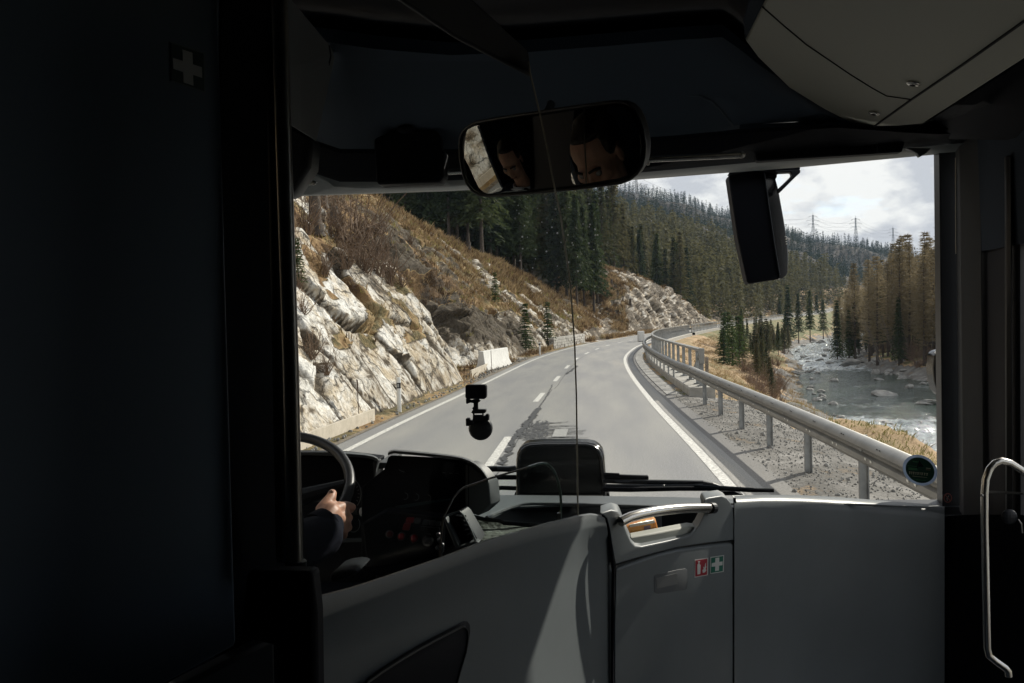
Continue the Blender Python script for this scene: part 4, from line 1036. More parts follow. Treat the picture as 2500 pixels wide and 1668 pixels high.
MB().box(g2 + Vector((0, 0, .45)), (.12, .10, .95)).build('post', WHT, t, bevel=.02); MB().box(g2 + Vector((0, 0, .75)), (.125, .105, .14)).build('black_band', BLK, t)
# concrete barrier
a = G(1168, 910, .03); b = G(1242, 891, .03); a = Vector((-6.15, 41.8, .02)); b = Vector((-5.55, 47.6, .02))
d = (b - a).normalized(); nr = Vector((d.y, -d.x, 0))
bt = thing('concrete_barrier', 'white flared concrete road barrier standing against the dark rock recess', 'barrier', a)
pf = [(-.34, 0), (-.34, .10), (-.20, .36), (-.12, 1.0), (.12, 1.0), (.20, .36), (.34, .10), (.34, 0)]
r0 = [a + nr * x + Vector((0, 0, z)) for x, z in pf]; r1 = [b + nr * x + Vector((0, 0, z)) for x, z in pf]
mb = MB().loft([r0, r1], True); mb.add(r0, [tuple(range(8))]); mb.add(r1, [tuple(range(8))]); mb.build('barrier_body', CONCW, bt, bevel=.02)
for s_ in (.42, .62, .8, .93):
    c = a.lerp(b, s_) + nr * .335; MB().box(c + Vector((0, 0, .04)), (.04, .16, .07)).build('drain_slot', BOLTM, bt)
# small stone wall at the left verge
def wallstones(p, q, h, label):
    t = thing('stone_wall', label, 'wall', p); d = (q - p).normalized(); L = (q - p).length; nr = Vector((d.y, -d.x, 0)); mb = MB()
    for k in range(int(h / .25)):
        x = -.2 * (k % 2)
        while x < L:
            l = random.uniform(.5, 1.1)
            mb.box(p + d * (x + l / 2) + nr * random.uniform(-.03, .03) + Vector((0, 0, .125 + k * .25)), (.45, l - .03, .235), Matrix.Rotation(-math.atan2(d.x, d.y), 3, 'Z')); x += l
    mb.build('blocks', pm('wall_stone', (.30, .285, .26), .9, col2=(.46, .44, .40), vscale=.9, bump=.5, bscale=16, bdist=.02), t, bevel=.02, bseg=1)
def leftp(Y, o): return Vector((float(xl(Y)) - o, Y, .03))
wallstones(leftp(72, 1.15), leftp(90, 1.15), 1.05, 'low grey block wall at the left verge where the road starts to bend')
g3 = G(1565, 832, .1); t = thing('concrete_barrier', 'small pale concrete block at the left verge in the bend', 'barrier', g3)
MB().box(g3 + Vector((0, 0, .5)), (.7, 1.6, 1.1)).build('barrier_body', CONCW, t, bevel=.06)
# wooden stakes behind the rail end
for px, py in [(1714, 905), (1726, 912)]:
    p = G(px, py, -.3); props(MB().box(p + Vector((0, 0, .3)), (.16, .12, 1.0)).build('wooden_stake', WOODG, bevel=.01), ('taller' if px == 1714 else 'shorter') + ' weathered wooden stake just behind the guard rail end', 'stake')

# ------------------------------------------------------------------ pylons and lines
PYL = pm('pylon_steel', (.30, .31, .32), .6, .3)
def pylon(base, h, label, yaw=0, r=.16):
    t = thing('power_pylon', label, 'pylon', base); mb = MB(); B = Vector(base); c, s = math.cos(yaw), math.sin(yaw)
    def P_(x, y, z): return B + Vector((x * c - y * s, x * s + y * c, z))
    w0, w1 = h * .085, h * .014; lv = [0, .16, .3, .42, .53, .63, .72, .80, .88, .95]
    def W(u): return w0 + (w1 - w0) * min(1, u / .72) ** .8 if u < .72 else w1
    for i in range(len(lv) - 1):
        a, b = lv[i], lv[i + 1]; wa, wb = W(a), W(b)
        ca = [(-wa, -wa), (wa, -wa), (wa, wa), (-wa, wa)]; cb = [(-wb, -wb), (wb, -wb), (wb, wb), (-wb, wb)]
        for k in range(4):
            k2 = (k + 1) % 4
            mb.tube([P_(*ca[k], a * h), P_(*cb[k], b * h)], r, 4)
            mb.tube([P_(*ca[k], a * h), P_(*cb[k2], b * h)], r * .6, 3); mb.tube([P_(*ca[k2], a * h), P_(*cb[k], b * h)], r * .6, 3)
    mb.tube([P_(0, 0, .95 * h), P_(0, 0, 1.02 * h)], r, 4)
    mb.build('lattice', PYL, t)
    tips = []
    for u, l in ((.66, .17), (.78, .21), (.90, .14)):
        for sg in (-1, 1):
            am = MB(); e = P_(sg * l * h, 0, u * h)
            am.tube([P_(sg * w1, 0, (u + .035) * h), e], r * .8, 4); am.tube([P_(sg * w1, 0, (u - .01) * h), e], r * .8, 4)
            am.tube([e, e + Vector((0, 0, -h * .04))], r * .7, 4); am.build('cross_arm', PYL, t); tips.append(e + Vector((0, 0, -h * .04)))
    return tips
def onview(px, py, d): return S(px, py, d)
T1 = pylon(onview(1986, 602, 1150), 46, 'left of the three pylons on the skyline, half behind the ridge', .3, .22)
T2 = pylon(onview(2090, 606, 1250), 48, 'middle pylon on the skyline above the forest edge', .3, .24)
T3 = pylon(onview(2181, 618, 1500), 48, 'right and faintest pylon rising behind the larch tops', .3, .24)
T0 = pylon(onview(1556, 560, 700), 48, 'pale lattice pylon standing against the dark forested mountain', .25, .16)
WIRE = pm('wire', (.25, .26, .28), .5, .5)
def wires(A, Bt, label, r, sag=14):
    mb = MB()
    for a, b in zip(A, Bt):
        mb.tube([a.lerp(b, i / 14) + Vector((0, 0, -sag * 4 * (i / 14) * (1 - i / 14))) for i in range(15)], r, 3, False)
    o = mb.build('power_lines', WIRE); props(o, label, 'power lines', None, 'stuff')
wires(T0, T1, 'thin power lines sagging from the near lattice pylon across the mountain', .10)
wires([S(2500, 380 + 18 * i, 420) for i in range(6)][:0] or T1, T2, 'thin power lines between the left and middle skyline pylons', .10, 6)
wires(T2, T3, 'thin power lines between the middle and right skyline pylons', .10, 6)
wires([S(1380, 300 + 20 * i, 300) for i in range(6)], T0, 'thin power lines running from the upper left down to the near lattice pylon', .06, 8)
# ================================================================== THE BUS
def z3(x, y): return (680 + x / 2.496, 1040 + y / 2.496)
def z4(x, y): return (1150 + x / 3.357, 1050 + y / 3.357)
def z5(x, y): return (640 + x / 2.35, y / 2.35)
def z6(x, y): return (1500 + x / 2.35, y / 2.35)
def z7(x, y): return (x / 1.96, y / 1.96)
def z8(x, y): return (1700 + x / 2.3475, 1000 + y / 2.3475)
def zh(x, y): return (700 + x / 3.92, 1040 + y / 3.92)
def zc(x, y): return (940 + x / 4.519, 1080 + y / 4.519)
def zm(x, y): return (1100 + x / 4.519, 220 + y / 4.519)
def zk(x, y): return (1100 + x / 8.714, 920 + y / 8.714)
def ze(x, y): return (1740 + x / 4.9, 400 + y / 4.9)
def zs(x, y): return (2180 + x / 10.45, 1090 + y / 10.45)
def ray(px, py): return CR @ Vector(((px - 1250) / F, -(py - 834) / F, -1))
P_GREY = pm('plastic_grey', (.152, .170, .178), .42, var=.07, vscale=2.5, bump=.12, bscale=420, bdist=.0015, spec=.4)
P_GREYD = pm('plastic_dark_grey', (.11, .118, .125), .5, bump=.15, bscale=380, bdist=.0015, spec=.4)
P_LIGHT = pm('panel_light', (.40, .41, .365), .62, bump=.08, bscale=300, bdist=.001, spec=.3)
P_BLACK = pm('plastic_black', (.006, .007, .011), .6, spec=.12)
P_GLOSS = pm('gloss_black', (.010, .011, .013), .18, spec=.5)
P_SATIN = pm('satin_black', (.014, .016, .020), .42, spec=.3)
P_HEAD = pm('headliner', (.026, .036, .052), .85, spec=.15)
P_CHROME = pm('brushed_steel', (.62, .60, .56), .26, 1.0)
P_STEEL = pm('dull_steel', (.40, .39, .37), .40, .85)
P_POST = pm('post_grey', (.055, .060, .068), .6, spec=.2)
P_SEAL = pm('rubber', (.014, .014, .015), .7, spec=.2)
def glass(name, tint=(1, 1, 1), refl=.9, rough=0.0):
    m = bpy.data.materials.new(name); m.use_nodes = True; t = m.node_tree; t.nodes.clear()
    o = N(t, 'ShaderNodeOutputMaterial'); tr = N(t, 'ShaderNodeBsdfTransparent'); tr.inputs[0].default_value = (*tint, 1)
    gl = N(t, 'ShaderNodeBsdfGlossy'); gl.inputs['Roughness'].default_value = rough; gl.inputs[0].default_value = (refl, refl, refl, 1)
    fr = N(t, 'ShaderNodeFresnel'); fr.inputs[0].default_value = 1.42; mx = N(t, 'ShaderNodeMixShader')
    t.links.new(fr.outputs[0], mx.inputs[0]); t.links.new(tr.outputs[0], mx.inputs[1]); t.links.new(gl.outputs[0], mx.inputs[2]); t.links.new(mx.outputs[0], o.inputs[0])
    return m
G_WIND = glass('windscreen_glass', (.97, .985, .975), .55)
G_PANE = glass('partition_glass', (.975, .985, .98), .03)
G_LOW = glass('low_screen_glass', (.90, .95, .94), .15)

# plan of the wall behind the driver: points where the top edge meets 2.01 m
WTOP = [(600, 1530), (762, 1458.7), (856, 1434.6), (960, 1400.6), (1077, 1360.5), (1181, 1320.5), (1321, 1280.4), (1453, 1252.3), (1492, 1245), (1764, 1211), (1791, 1211), (1956, 1209), (2126, 1221.5), (2271, 1230), (2345, 1238)]
WPL = [S(600, 1530, .905), S(1444, 1253, 1.90), S(1492, 1245, 1.95), S(1800, 1211, 2.34), S(1956, 1209, 2.52), S(2126, 1221, 2.60), S(2271, 1230, 2.62), S(2345, 1238, 2.60)]
def wall_pt(px, py, off=0.0):
    r = ray(px, py); best = None
    for a, b in zip(WPL[:-1], WPL[1:]):
        ex, ey = b.x - a.x, b.y - a.y; den = r.x * ey - r.y * ex
        if abs(den) < 1e-9: continue
        t = (a.x * ey - a.y * ex) / den; u = (a.x * r.y - a.y * r.x) / den
        lo = -.001 if a is not WPL[0] else -5; hi = 1.001 if b is not WPL[-1] else 5
        if t > 0 and lo <= u <= hi: best = t; break
    d = best if best else 2.0
    return S(px, py, d - off)
def interp(pts, x):
    if x <= pts[0][0]: return pts[0][1]
    for (a, b), (c, d) in zip(pts[:-1], pts[1:]):
        if x <= c: return b + (d - b) * (x - a) / (c - a)
    return pts[-1][1]
bus = thing('bus', 'inside of a coach with dark grey cab trim seen from the aisle behind the driver', 'bus', (0, 2, 0))
def plane_pt(px, py, p0, n):
    r = ray(px, py); t = (Vector(p0) - CL).dot(n) / r.dot(n); return CL + r * t

# ---- shell that closes the cab all round
sh = MB()
sh.box((0, -1.2, 3.33), (2.6, 8.2, .06))          # roof
sh.box((0, -1.2, .62), (2.6, 8.0, .06)); sh.box((0, -5.2, 2), (2.6, .06, 2.7))
sh.build('roof_and_floor', P_HEAD, bus)
lw = MB(); X = -1.30
lw.box((X, -1.0, 1.0), (.05, 8, .8)); lw.box((X, -1.0, 3.14), (.05, 8, .42)); lw.box((X, -1.88, 2.2), (.05, 6.42, 1.7)); lw.box((X, 2.76, 2.2), (.06, .40, 1.7))
lw.build('side_wall', P_HEAD, bus)
for y in (1.62,):
    MB().box((X, y, 2.17), (.05, .09, 1.62)).build('window_pillar', P_SATIN, bus)
MB().box((X, 1.8, 1.80), (.03, 1.5, .035)).build('window_rail', P_SATIN, bus)
MB().add([(X, 1.3, 1.4), (X, 2.56, 1.4), (X, 2.56, 2.93), (X, 1.3, 2.93)], [(0, 1, 2, 3)]).build('side_window', G_PANE, bus)
rw = MB(); X = 1.33
rw.box((X, -1.9, 2.0), (.05, 6.6, 2.7)); rw.box((X, 2.0, 1.05), (.05, 1.1, .5)); rw.box((X, 2.0, 3.14), (.06, 1.8, .42)); rw.box((X - .05, 2.60, 3.0), (.12, .5, .72)); rw.box((X, 1.9, .75), (.06, 1.6, .5)); rw.build('side_wall', P_HEAD, bus)
fr = MB()
fr.box((0, 3.02, 1.20), (2.6, .12, 1.16)); fr.build('front_panel', P_SATIN, bus)
# ---- windscreen
def wy(X, z): return 3.02 - .205 * (z - 1.6) - .24 * (abs(X) / 1.2) ** 4
rows = []
for i in range(9):
    z = 1.72 + 1.38 * i / 8; rows.append([Vector((x, wy(x, z), z)) for x in [-1.27 + 2.40 * k / 24 for k in range(25)]])
wsn = MB().loft(rows).build('windscreen', G_WIND, bus, smooth=True)
# water drops on the outside of the glass
dm = pm('water_drop', (.9, .92, .95), .05, spec=1.0)
mb = MB(); rr = random.Random(4)
zr_ = [(1258, 165), (1500, 340), (1266, 138), (1318, 92), (1372, 155), (1328, 198), (1270, 182), (1470, 158), (1416, 102), (1452, 215), (1450, 258), (1423, 288), (1566, 355), (1538, 300), (1590, 420), (1480, 290), (1700, 60), (1710, 100), (1655, 130), (1688, 210), (1655, 255), (1740, 35), (1685, 270), (1760, 92), (1288, 310), (1316, 312), (1290, 375), (1362, 380), (1275, 440), (1360, 430), (1345, 480), (1480, 470), (1540, 450), (1592, 500), (1610, 560), (1680, 380), (1652, 345), (1700, 300), (1420, 390), (1250, 210), (1300, 250), (1395, 230), (1600, 190), (1620, 240), (1580, 60)]
dr = [(700 + a / 2.24, 440 + b / 2.24) for a, b in zr_] + [(1380 + a / 3.92, 430 + b / 3.92) for a, b in [(400, 102), (428, 106), (275, 146), (330, 216), (222, 208), (232, 268), (320, 270), (472, 238), (553, 206), (772, 172), (825, 168), (550, 148), (508, 142), (372, 184), (1098, 246), (780, 416), (822, 432), (680, 486), (236, 464), (288, 566), (358, 394), (36, 300), (66, 640), (332, 812)]]
for px, py in dr:
    r = ray(px, py); t = 2.95
    for _ in range(6):
        p = CL + r * t; t += (wy(p.x, p.z) - p.y) / r.y
    mb.ball(CL + r * t, rr.uniform(.0016, .0034), 6, 4)
o = mb.build('water_drops', dm, wsn); o['kind'] = 'stuff'

# ---- pillars and door side at the right
def quad(name, pts, ext, mat, parent=bus, bevel=.004, **k): return MB().prism(pts, ext).build(name, mat, parent, bevel=bevel, **k)
quad('windscreen_pillar', [S(2292, 300, 2.85), S(2342, 300, 2.85), S(2356, 1720, 2.85), S(2306, 1720, 2.85)], (.02, .10, 0), P_SATIN)
quad('door_post', [S(2341, 330, 2.74), S(2394, 320, 2.66), S(2404, 1262, 2.66), S(2352, 1262, 2.74)], (.02, .08, 0), P_POST)
quad('door_post', [S(2347, 1266, 2.74), S(2362, 1266, 2.72), S(2368, 1720, 2.72), S(2352, 1720, 2.74)], (.02, .06, 0), P_POST)
MB().tube([S(2333, 385, 2.80), S(2334, 620, 2.80)], .0016, 6).build('door_seal', P_STEEL, bus)
door = bpy.data.objects.new('door', None); COL.objects.link(door); door.parent = bus
quad('door_leaf', [S(2392, 250, 2.70), S(2489, 250, 2.42), S(2492, 1720, 2.42), S(2404, 1720, 2.70)], (.06, .06, 0), P_BLACK, door)
quad('door_frame', [S(2455, 380, 2.46), S(2470, 380, 2.44), S(2474, 1720, 2.44), S(2459, 1720, 2.46)], (.01, .03, 0), P_SATIN, door)
quad('door_frame', [S(2405, 1200, 2.58), S(2500, 1204, 2.36), S(2500, 1209, 2.36), S(2405, 1205, 2.58)], (.0, .02, 0), P_GREYD, door)
quad('step_dark_screen', [S(2300, 1262, 2.62), S(2400, 1262, 2.6), S(2560, 1262, 2.3), S(2560, 1800, 2.3), S(2300, 1800, 2.62)], (0, .03, 0), P_BLACK, door)  # black sheet added to hide the sunlit floor in the step well
MB().ball(S(2464, 1262, 2.36), .022, 16, 8, (1, .5, 1)).build('door_lock', P_SATIN, door)
MB().tube([S(2486, 1268, 2.34), S(2494, 1280, 2.33), S(2496, 1302, 2.33)], .002, 6).build('pull_cord', P_STEEL, door)
MB().add([(1.30, 1.4, 1.3), (1.30, 2.36, 1.3), (1.30, 2.36, 2.95), (1.30, 1.4, 2.95)], [(0, 1, 2, 3)]).build('door_glass', G_PANE, door)
hp = [(1790, 1530), (1786, 1500), (1768, 1480), (1712, 1440), (1676, 1410), (1667, 1370), (1662, 1150), (1657, 900), (1652, 650), (1652, 480), (1658, 400), (1680, 340), (1712, 306), (1750, 294), (1800, 308), (1850, 340), (1920, 385)]
gh = thing('grab_handle', 'bent silver grab handle rising beside the door at the right edge', 'handle', S(2410, 1300, 2.2))
MB().tube([S(*z8(x, y), 2.2) for x, y in hp], .0092, 14).build('bar', P_CHROME, gh, smooth=True)
MB().ball(S(*z8(1637, 492), 2.19), .004, 8, 6).build('screw', P_STEEL, gh)

# ---- low wall across the front of the gangway
def wall_loft(name, pxs, rows, mat, parent=bus, sub=0, bevel=0):
    """rows: list of (function px -> py, offset towards the camera)"""
    return MB().loft([[wall_pt(x, f(x), off) for x in pxs] for f, off in rows]).build(name, mat, parent, smooth=True, bevel=bevel)
def lin(*pts): return lambda x: interp(pts, x)
gw = thing('gangway_wall', 'grey moulded wall in front of the first seats with a black plate as the dark of a storage opening', 'partition', wall_pt(1400, 1668))
topA = [(600, 1530), (762, 1458.7), (856, 1434.6), (960, 1400.6), (1077, 1360.5), (1181, 1320.5), (1321, 1280.4), (1410, 1259), (1451, 1252.3), (1470, 1258)]
capA = [(600, 1620), (762, 1522), (960, 1446), (1181, 1360), (1321, 1318), (1451, 1290), (1476, 1290)]
pxA = [738, 750, 762, 810, 856, 910, 960, 1020, 1077, 1130, 1181, 1250, 1321, 1370, 1410, 1440, 1462, 1474, 1481]
sA = [(1252, 1462), (1264, 1481), (1336, 1491), (1392, 1497), (1700, 1494)]
def seamx(y): return interp(sA, y)
def clampx(px, y): return px if px < 1440 else 1440 + (px - 1440) / (1481 - 1440) * (seamx(y) - 2 - 1440)
rowsA = [(lambda x: interp(topA, x) + 120, -.075), (lambda x: interp(topA, x) + 6, -.070), (lambda x: interp(topA, x) - 1, -.058), (lambda x: interp(topA, x), -.02), (lambda x: interp(topA, x) + 3, .004), (lambda x: interp(capA, x) - 8, .014), (lambda x: interp(capA, x), .012),
         (lambda x: interp(capA, x) + 30, -.004), (lambda x: interp(capA, x) + 110, -.010), (lambda x: 1725, -.004), (lambda x: 1760, -.004)]
MB().loft([[wall_pt(clampx(x, f(x)), f(x), off) for x in pxA] for f, off in rowsA]).build('driver_side_panel', P_GREY, gw, smooth=True)
op = [z3(*q) for q in [(480, 1640), (535, 1568), (630, 1500), (740, 1430), (850, 1364), (950, 1310), (1050, 1258), (1112, 1226), (1135, 1228), (1150, 1248), (1153, 1290), (1140, 1380), (1110, 1480), (1085, 1568), (1070, 1640)]]
MB().prism([wall_pt(x, y, .012) for x, y in op], (0, .03, 0)).build('opening_shade_plate', P_BLACK, gw, bevel=.003)  # black plate on the wall stands in for the dark inside of the hole
MB().tube([wall_pt(x, y, .013) for x, y in op[1:-1]], .0022, 6).build('opening_rim', P_SATIN, gw, smooth=True)
# middle unit with hand rail
mo = [z4(*q) for q in [(1052, 686), (1150, 656), (1205, 672), (1222, 700), (1246, 765), (1280, 850), (1310, 918), (1345, 952), (1400, 955), (1600, 912), (1740, 880), (1800, 858), (1836, 828), (1862, 790), (1885, 745), (1905, 700), (1915, 660), (1905, 600), (1918, 566), (1950, 556), (2055, 541), (2095, 560), (2130, 600), (2146, 650), (2158, 780), (2163, 903), (1950, 928), (1700, 962), (1550, 1000), (1400, 1040), (1290, 1072), (1182, 1106), (1172, 1060), (1156, 960), (1135, 820), (1112, 730), (1085, 702)]]
o = MB().prism([wall_pt(x, y, .012) for x, y in mo], (.0, .085, 0)).build('rail_bracket', P_GREY, gw, bevel=.007, bseg=4)
# ledge inside the notch
lg = [z4(*q) for q in [(1300, 884), (1500, 845), (1780, 792), (1850, 800), (1830, 850), (1740, 876), (1400, 940), (1345, 945)]]
MB().prism([wall_pt(x, y, -.02) for x, y in lg], (0, .05, 0)).build('ledge', P_LIGHT, gw, bevel=.004)
hr = [z4(*q) for q in [(1225, 752), (1300, 715), (1400, 688), (1500, 668), (1620, 652), (1750, 642), (1870, 640), (1975, 640)]]
MB().tube([wall_pt(x, y, .03 + .02 * math.sin(i / 7 * 3.14)) for i, (x, y) in enumerate(hr)], .0122, 18).build('hand_rail', P_CHROME, gw, smooth=True)
MB().tube([wall_pt(*z4(1955, 641), .034), wall_pt(*z4(1985, 640), .028)], .0150, 16).build('rail_socket', P_SATIN, gw)
# storage door below
do = [z4(*q) for q in [(1184, 1136), (1290, 1098), (1400, 1060), (1550, 1012), (1700, 978), (1900, 952), (2110, 932), (2160, 934), (2172, 960), (2180, 1150), (2184, 1343), (2188, 2100), (1170, 2100), (1172, 1600), (1178, 1343), (1180, 1200)]]
MB().prism([wall_pt(x, y, .008) for x, y in do], (0, .03, 0)).build('storage_door', P_GREY, gw, bevel=.006, bseg=3)
rc_ = [z4(*q) for q in [(1500, 1200), (1520, 1186), (1700, 1144), (1755, 1136), (1772, 1150), (1776, 1250), (1770, 1300), (1750, 1312), (1530, 1342), (1502, 1330)]]
MB().prism([wall_pt(x, y, .0095) for x, y in rc_], (0, .002, 0)).build('handle_recess', P_GREYD, gw, bevel=.0006)
rc2 = [z4(*q) for q in [(1520, 1215), (1690, 1172), (1694, 1262), (1524, 1300)]]
MB().prism([wall_pt(x, y, .0105) for x, y in rc2], (0, .001, 0)).build('recess_back', pm('recess', (.16, .165, .165), .55), gw)
# right panel
pxR = [1793, 1800, 1820, 1860, 1900, 1956, 2010, 2070, 2126, 2180, 2230, 2271, 2296, 2306]
topR = [(1793, 1211), (1860, 1208), (1956, 1209), (2050, 1214), (2126, 1220), (2200, 1226), (2271, 1231), (2306, 1237)]
MB().loft([[wall_pt(x, f(x), off) for x in pxR] for f, off in [(lambda x: interp(topR, x) + 200, -.10), (lambda x: interp(topR, x) + 3, -.10), (lambda x: interp(topR, x), -.085), (lambda x: interp(topR, x) + 5, -.03), (lambda x: interp(topR, x) + 11, 0), (lambda x: interp(topR, x) + 19, .012), (lambda x: interp(topR, x) + 34, .017), (lambda x: interp(topR, x) + 110, .018), (lambda x: 1725, .016), (lambda x: 1760, .016)]]).build('right_panel', P_GREY, gw, smooth=True)
sL = [(1795, 1216), (1797, 1240), (1799, 1330), (1801, 1725)]
MB().tube([wall_pt(x - 2, y, .004) for x, y in sL], .004, 6).build('panel_gap', P_BLACK, gw)
MB().tube([wall_pt(seamx(y), y, .004) for y in (1258, 1264, 1300, 1336, 1392, 1450, 1600, 1725)], .0035, 6).build('panel_gap', P_BLACK, gw)
# stickers on the storage door
def sticker(name, pts, label, cat, parts):
    t = thing(name, label, cat, wall_pt(*pts[0], .01))
    for nm, pl, mat, lift in parts: MB().prism([wall_pt(x, y, .0105 + lift) for x, y in pl], (0, .0008, 0)).build(nm, mat, t)
    return t
M_RED = pm('sign_red', (.36, .012, .03), .5); M_GRN = pm('sign_green', (.0, .13, .085), .5); M_WHT = pm('sign_white', (.62, .62, .60), .5)
A = lambda *q: [z4(*p) for p in q]
sticker('extinguisher_sign', A((1835, 1205)), 'small red fire extinguisher symbol sticker on the grey storage door', 'sign', [
    ('border', A((1834, 1064), (1944, 1048), (1940, 1190), (1832, 1210)), M_WHT, 0), ('face', A((1840, 1070), (1938, 1055), (1934, 1185), (1838, 1203)), M_RED, .0009),
    ('extinguisher_symbol', A((1855, 1105), (1862, 1098), (1864, 1086), (1858, 1080), (1876, 1074), (1878, 1082), (1872, 1086), (1872, 1098), (1882, 1108), (1880, 1180), (1855, 1185)), M_WHT, .0018),
    ('flame_symbol', A((1900, 1172), (1896, 1150), (1906, 1140), (1902, 1120), (1914, 1128), (1918, 1100), (1926, 1086), (1924, 1116), (1930, 1122), (1922, 1140), (1930, 1148), (1918, 1166)), M_WHT, .0018)])
sticker('first_aid_sign', A((1965, 1175)), 'small green sticker with white cross beside the red extinguisher sticker', 'sign', [
    ('border', A((1962, 1042), (2074, 1026), (2070, 1162), (1960, 1180)), M_WHT, 0), ('face', A((1968, 1048), (2068, 1033), (2064, 1157), (1966, 1173)), M_GRN, .0009),
    ('cross', A((2003, 1050), (2035, 1045), (2034, 1082), (2062, 1078), (2061, 1108), (2033, 1112), (2032, 1152), (2001, 1157), (2002, 1118), (1972, 1122), (1973, 1092), (2002, 1087)), M_WHT, .0018)])

# ---- dashboard shelf in front of the windscreen
db = thing('dashboard', 'grey dashboard shelf with a deep black tray running along the foot of the windscreen', 'dashboard', G(1400, 1240, 1.86))
DZ = 1.86
def shelf(px, py, z=DZ): return G(px, py, z)
far = [(600, 1200), (900, 1206), (1150, 1210), (1250, 1211), (1450, 1213), (1650, 1216), (1850, 1222), (2100, 1232), (2300, 1240)]
near = [(600, 1330), (900, 1320), (1150, 1290), (1189, 1265), (1250, 1240), (1290, 1232), (1330, 1230), (1500, 1234), (1650, 1240)]
MB().loft([[shelf(*q) for q in far], [shelf(x, y) for (x, y) in [(600, 1330), (900, 1320), (1150, 1290), (1250, 1240), (1450, 1232), (1650, 1240), (1850, 1227), (2100, 1233), (2300, 1241)]]]).build('shelf', P_GREY, db, solid=.006)
fx = [G(px, py, DZ + .003) for px, py in [(1140, 1215), (1300, 1216), (1500, 1218), (1700, 1221)]]
ed = [z4(130, 722), z4(180, 695), z4(250, 665), z4(330, 636), z4(420, 614), z4(500, 608), z4(700, 610), z4(1000, 618), z4(1300, 628), z4(1560, 636)]
MB().tube([G(x, y, DZ + .004) for x, y in ed], .007, 8).build('shelf_edge', P_GREY, db, smooth=True)
MB().loft([[G(x, y + 1, DZ - .004) for x, y in ed], [G(x, y + 1, DZ) + Vector((.0, -.03, -.35)) for x, y in ed]]).build('tray_wall', P_GREYD, db, smooth=True, solid=.004)
MB().add([(-1.2, 1.0, 1.52), (-.6, 1.0, 1.52), (-.1, 1.95, 1.52), (.30, 2.55, 1.52), (1.0, 2.90, 1.52), (1.15, 3.0, 1.52), (-1.2, 3.0, 1.52)], [(0, 1, 2, 3, 4, 5, 6)]).build('tray_floor', P_BLACK, db, keep=True)

# centre console hood
co = thing('centre_console', 'black centre console under a curved grey hood with dials and switches', 'console', S(1100, 1300, 2.1))
hd = [(30, 135), (34, 105), (62, 88), (100, 80), (250, 90), (400, 104), (600, 124), (760, 143), (850, 160), (930, 186), (1000, 225), (1060, 275), (1100, 330), (1130, 380), (1146, 430)]
hi = [(34, 150), (38, 130), (66, 118), (104, 112), (250, 124), (400, 137), (600, 158), (760, 178), (850, 196), (925, 222), (990, 258), (1046, 304), (1086, 352), (1116, 398), (1136, 436)]
dd = lambda i: 2.08
rows = [[S(*zc(x, y), 2.32) for x, y in hd], [S(*zc(x, y), 2.12) for x, y in hd], [S(*zc(x, y), 2.085) for x, y in [(a[0] * .5 + b[0] * .5, a[1] * .55 + b[1] * .45) for a, b in zip(hd, hi)]], [S(*zc(x, y), 2.09) for x, y in hi], [S(*zc(x, y + 14), 2.30) for x, y in hi]]
MB().loft(rows).build('hood', P_GREYD, co, smooth=True)
fc = [(36, 140), (300, 150), (600, 165), (850, 200), (890, 215), (888, 740), (900, 1020), (600, 1240), (620, 1300), (-60, 1480), (-260, 1400), (-260, 500), (-10, 300)]
quad('face', [S(*zc(x, y + (24 if y < 230 else 0)), 2.16) for x, y in fc], (0, .03, 0), P_BLACK, co, .002)
sf = [(884, 215), (960, 245), (1040, 305), (1100, 380), (1144, 440), (1167, 690), (1100, 752), (1028, 812), (960, 790), (884, 745)]
quad('side_cheek', [S(*zc(x, y + (16 if y < 450 else 0)), 2.13) for x, y in sf], (0.02, .05, 0), P_GREYD, co, .003)
MB().tube([S(*zc(922, y), 2.127) for y in (250, 500, 760)], .0012, 5).build('cheek_seam', P_BLACK, co)
RING = pm('dial_ring', (.16, .18, .18), .35)
for cx_, cy_ in ((222, 594), (342, 604), (474, 616)):
    MB().tube([S(*zc(cx_ + 32 * math.cos(a * .4189), cy_ + 36 * math.sin(a * .4189)), 2.155) for a in range(-4, 6)], .0009, 5).build('dial_ring', RING, co)
MB().tube([S(*zc(*q), 2.15) for q in [(155, 302), (180, 318), (215, 328)]], .0012, 5).build('gloss_trim', RING, co)
for a, b in (((635, 335), (668, 338)), ((705, 340), (742, 342)), ((778, 343), (815, 345))): MB().tube([S(*zc(*a), 2.155), S(*zc(*b), 2.155)], .0007, 4).build('button_slit', RING, co)
quad('trim_blade', [S(*zc(x, y), 2.15) for x, y in [(110, 710), (400, 662), (716, 625), (716, 640), (420, 690), (130, 740)]], (0, .005, 0), pm('trim_teal', (.02, .05, .055), .4), co, 0)
# lower switch bank
RB = pm('red_lens', (.34, .006, .012), .22, coat=.6); RS = pm('red_switch', (.26, .018, .025), .45); KS = pm('switch_grey', (.075, .085, .092), .4)
def knob(x, y, r, mat, nm):
    c = S(*zc(x, y), 2.03); t = MB(); n = (CL - c).normalized()
    rows = []
    Rm = n.to_track_quat('Z', 'Y').to_matrix()
    def ring(rr, h): return [c + Rm @ Vector((rr * math.cos(a * .3927), rr * math.sin(a * .3927), h)) for a in range(16)]
    MB().loft([ring(r * 1.25, -.012), ring(r * 1.25, 0), ring(r * 1.02, .004), ring(r * 1.0, -.002)], True).build('knob_ring', P_SATIN, kb[0], smooth=True)
    m = MB().loft([ring(r * .98, -.004), ring(r * .95, .005), ring(r * .75, .009), ring(r * .4, .011), ring(.0004, .0115)], True); m.build(nm, mat, kb[0], smooth=True)
kb = [co]
k_px = 2.03 / 2021 / 4.519
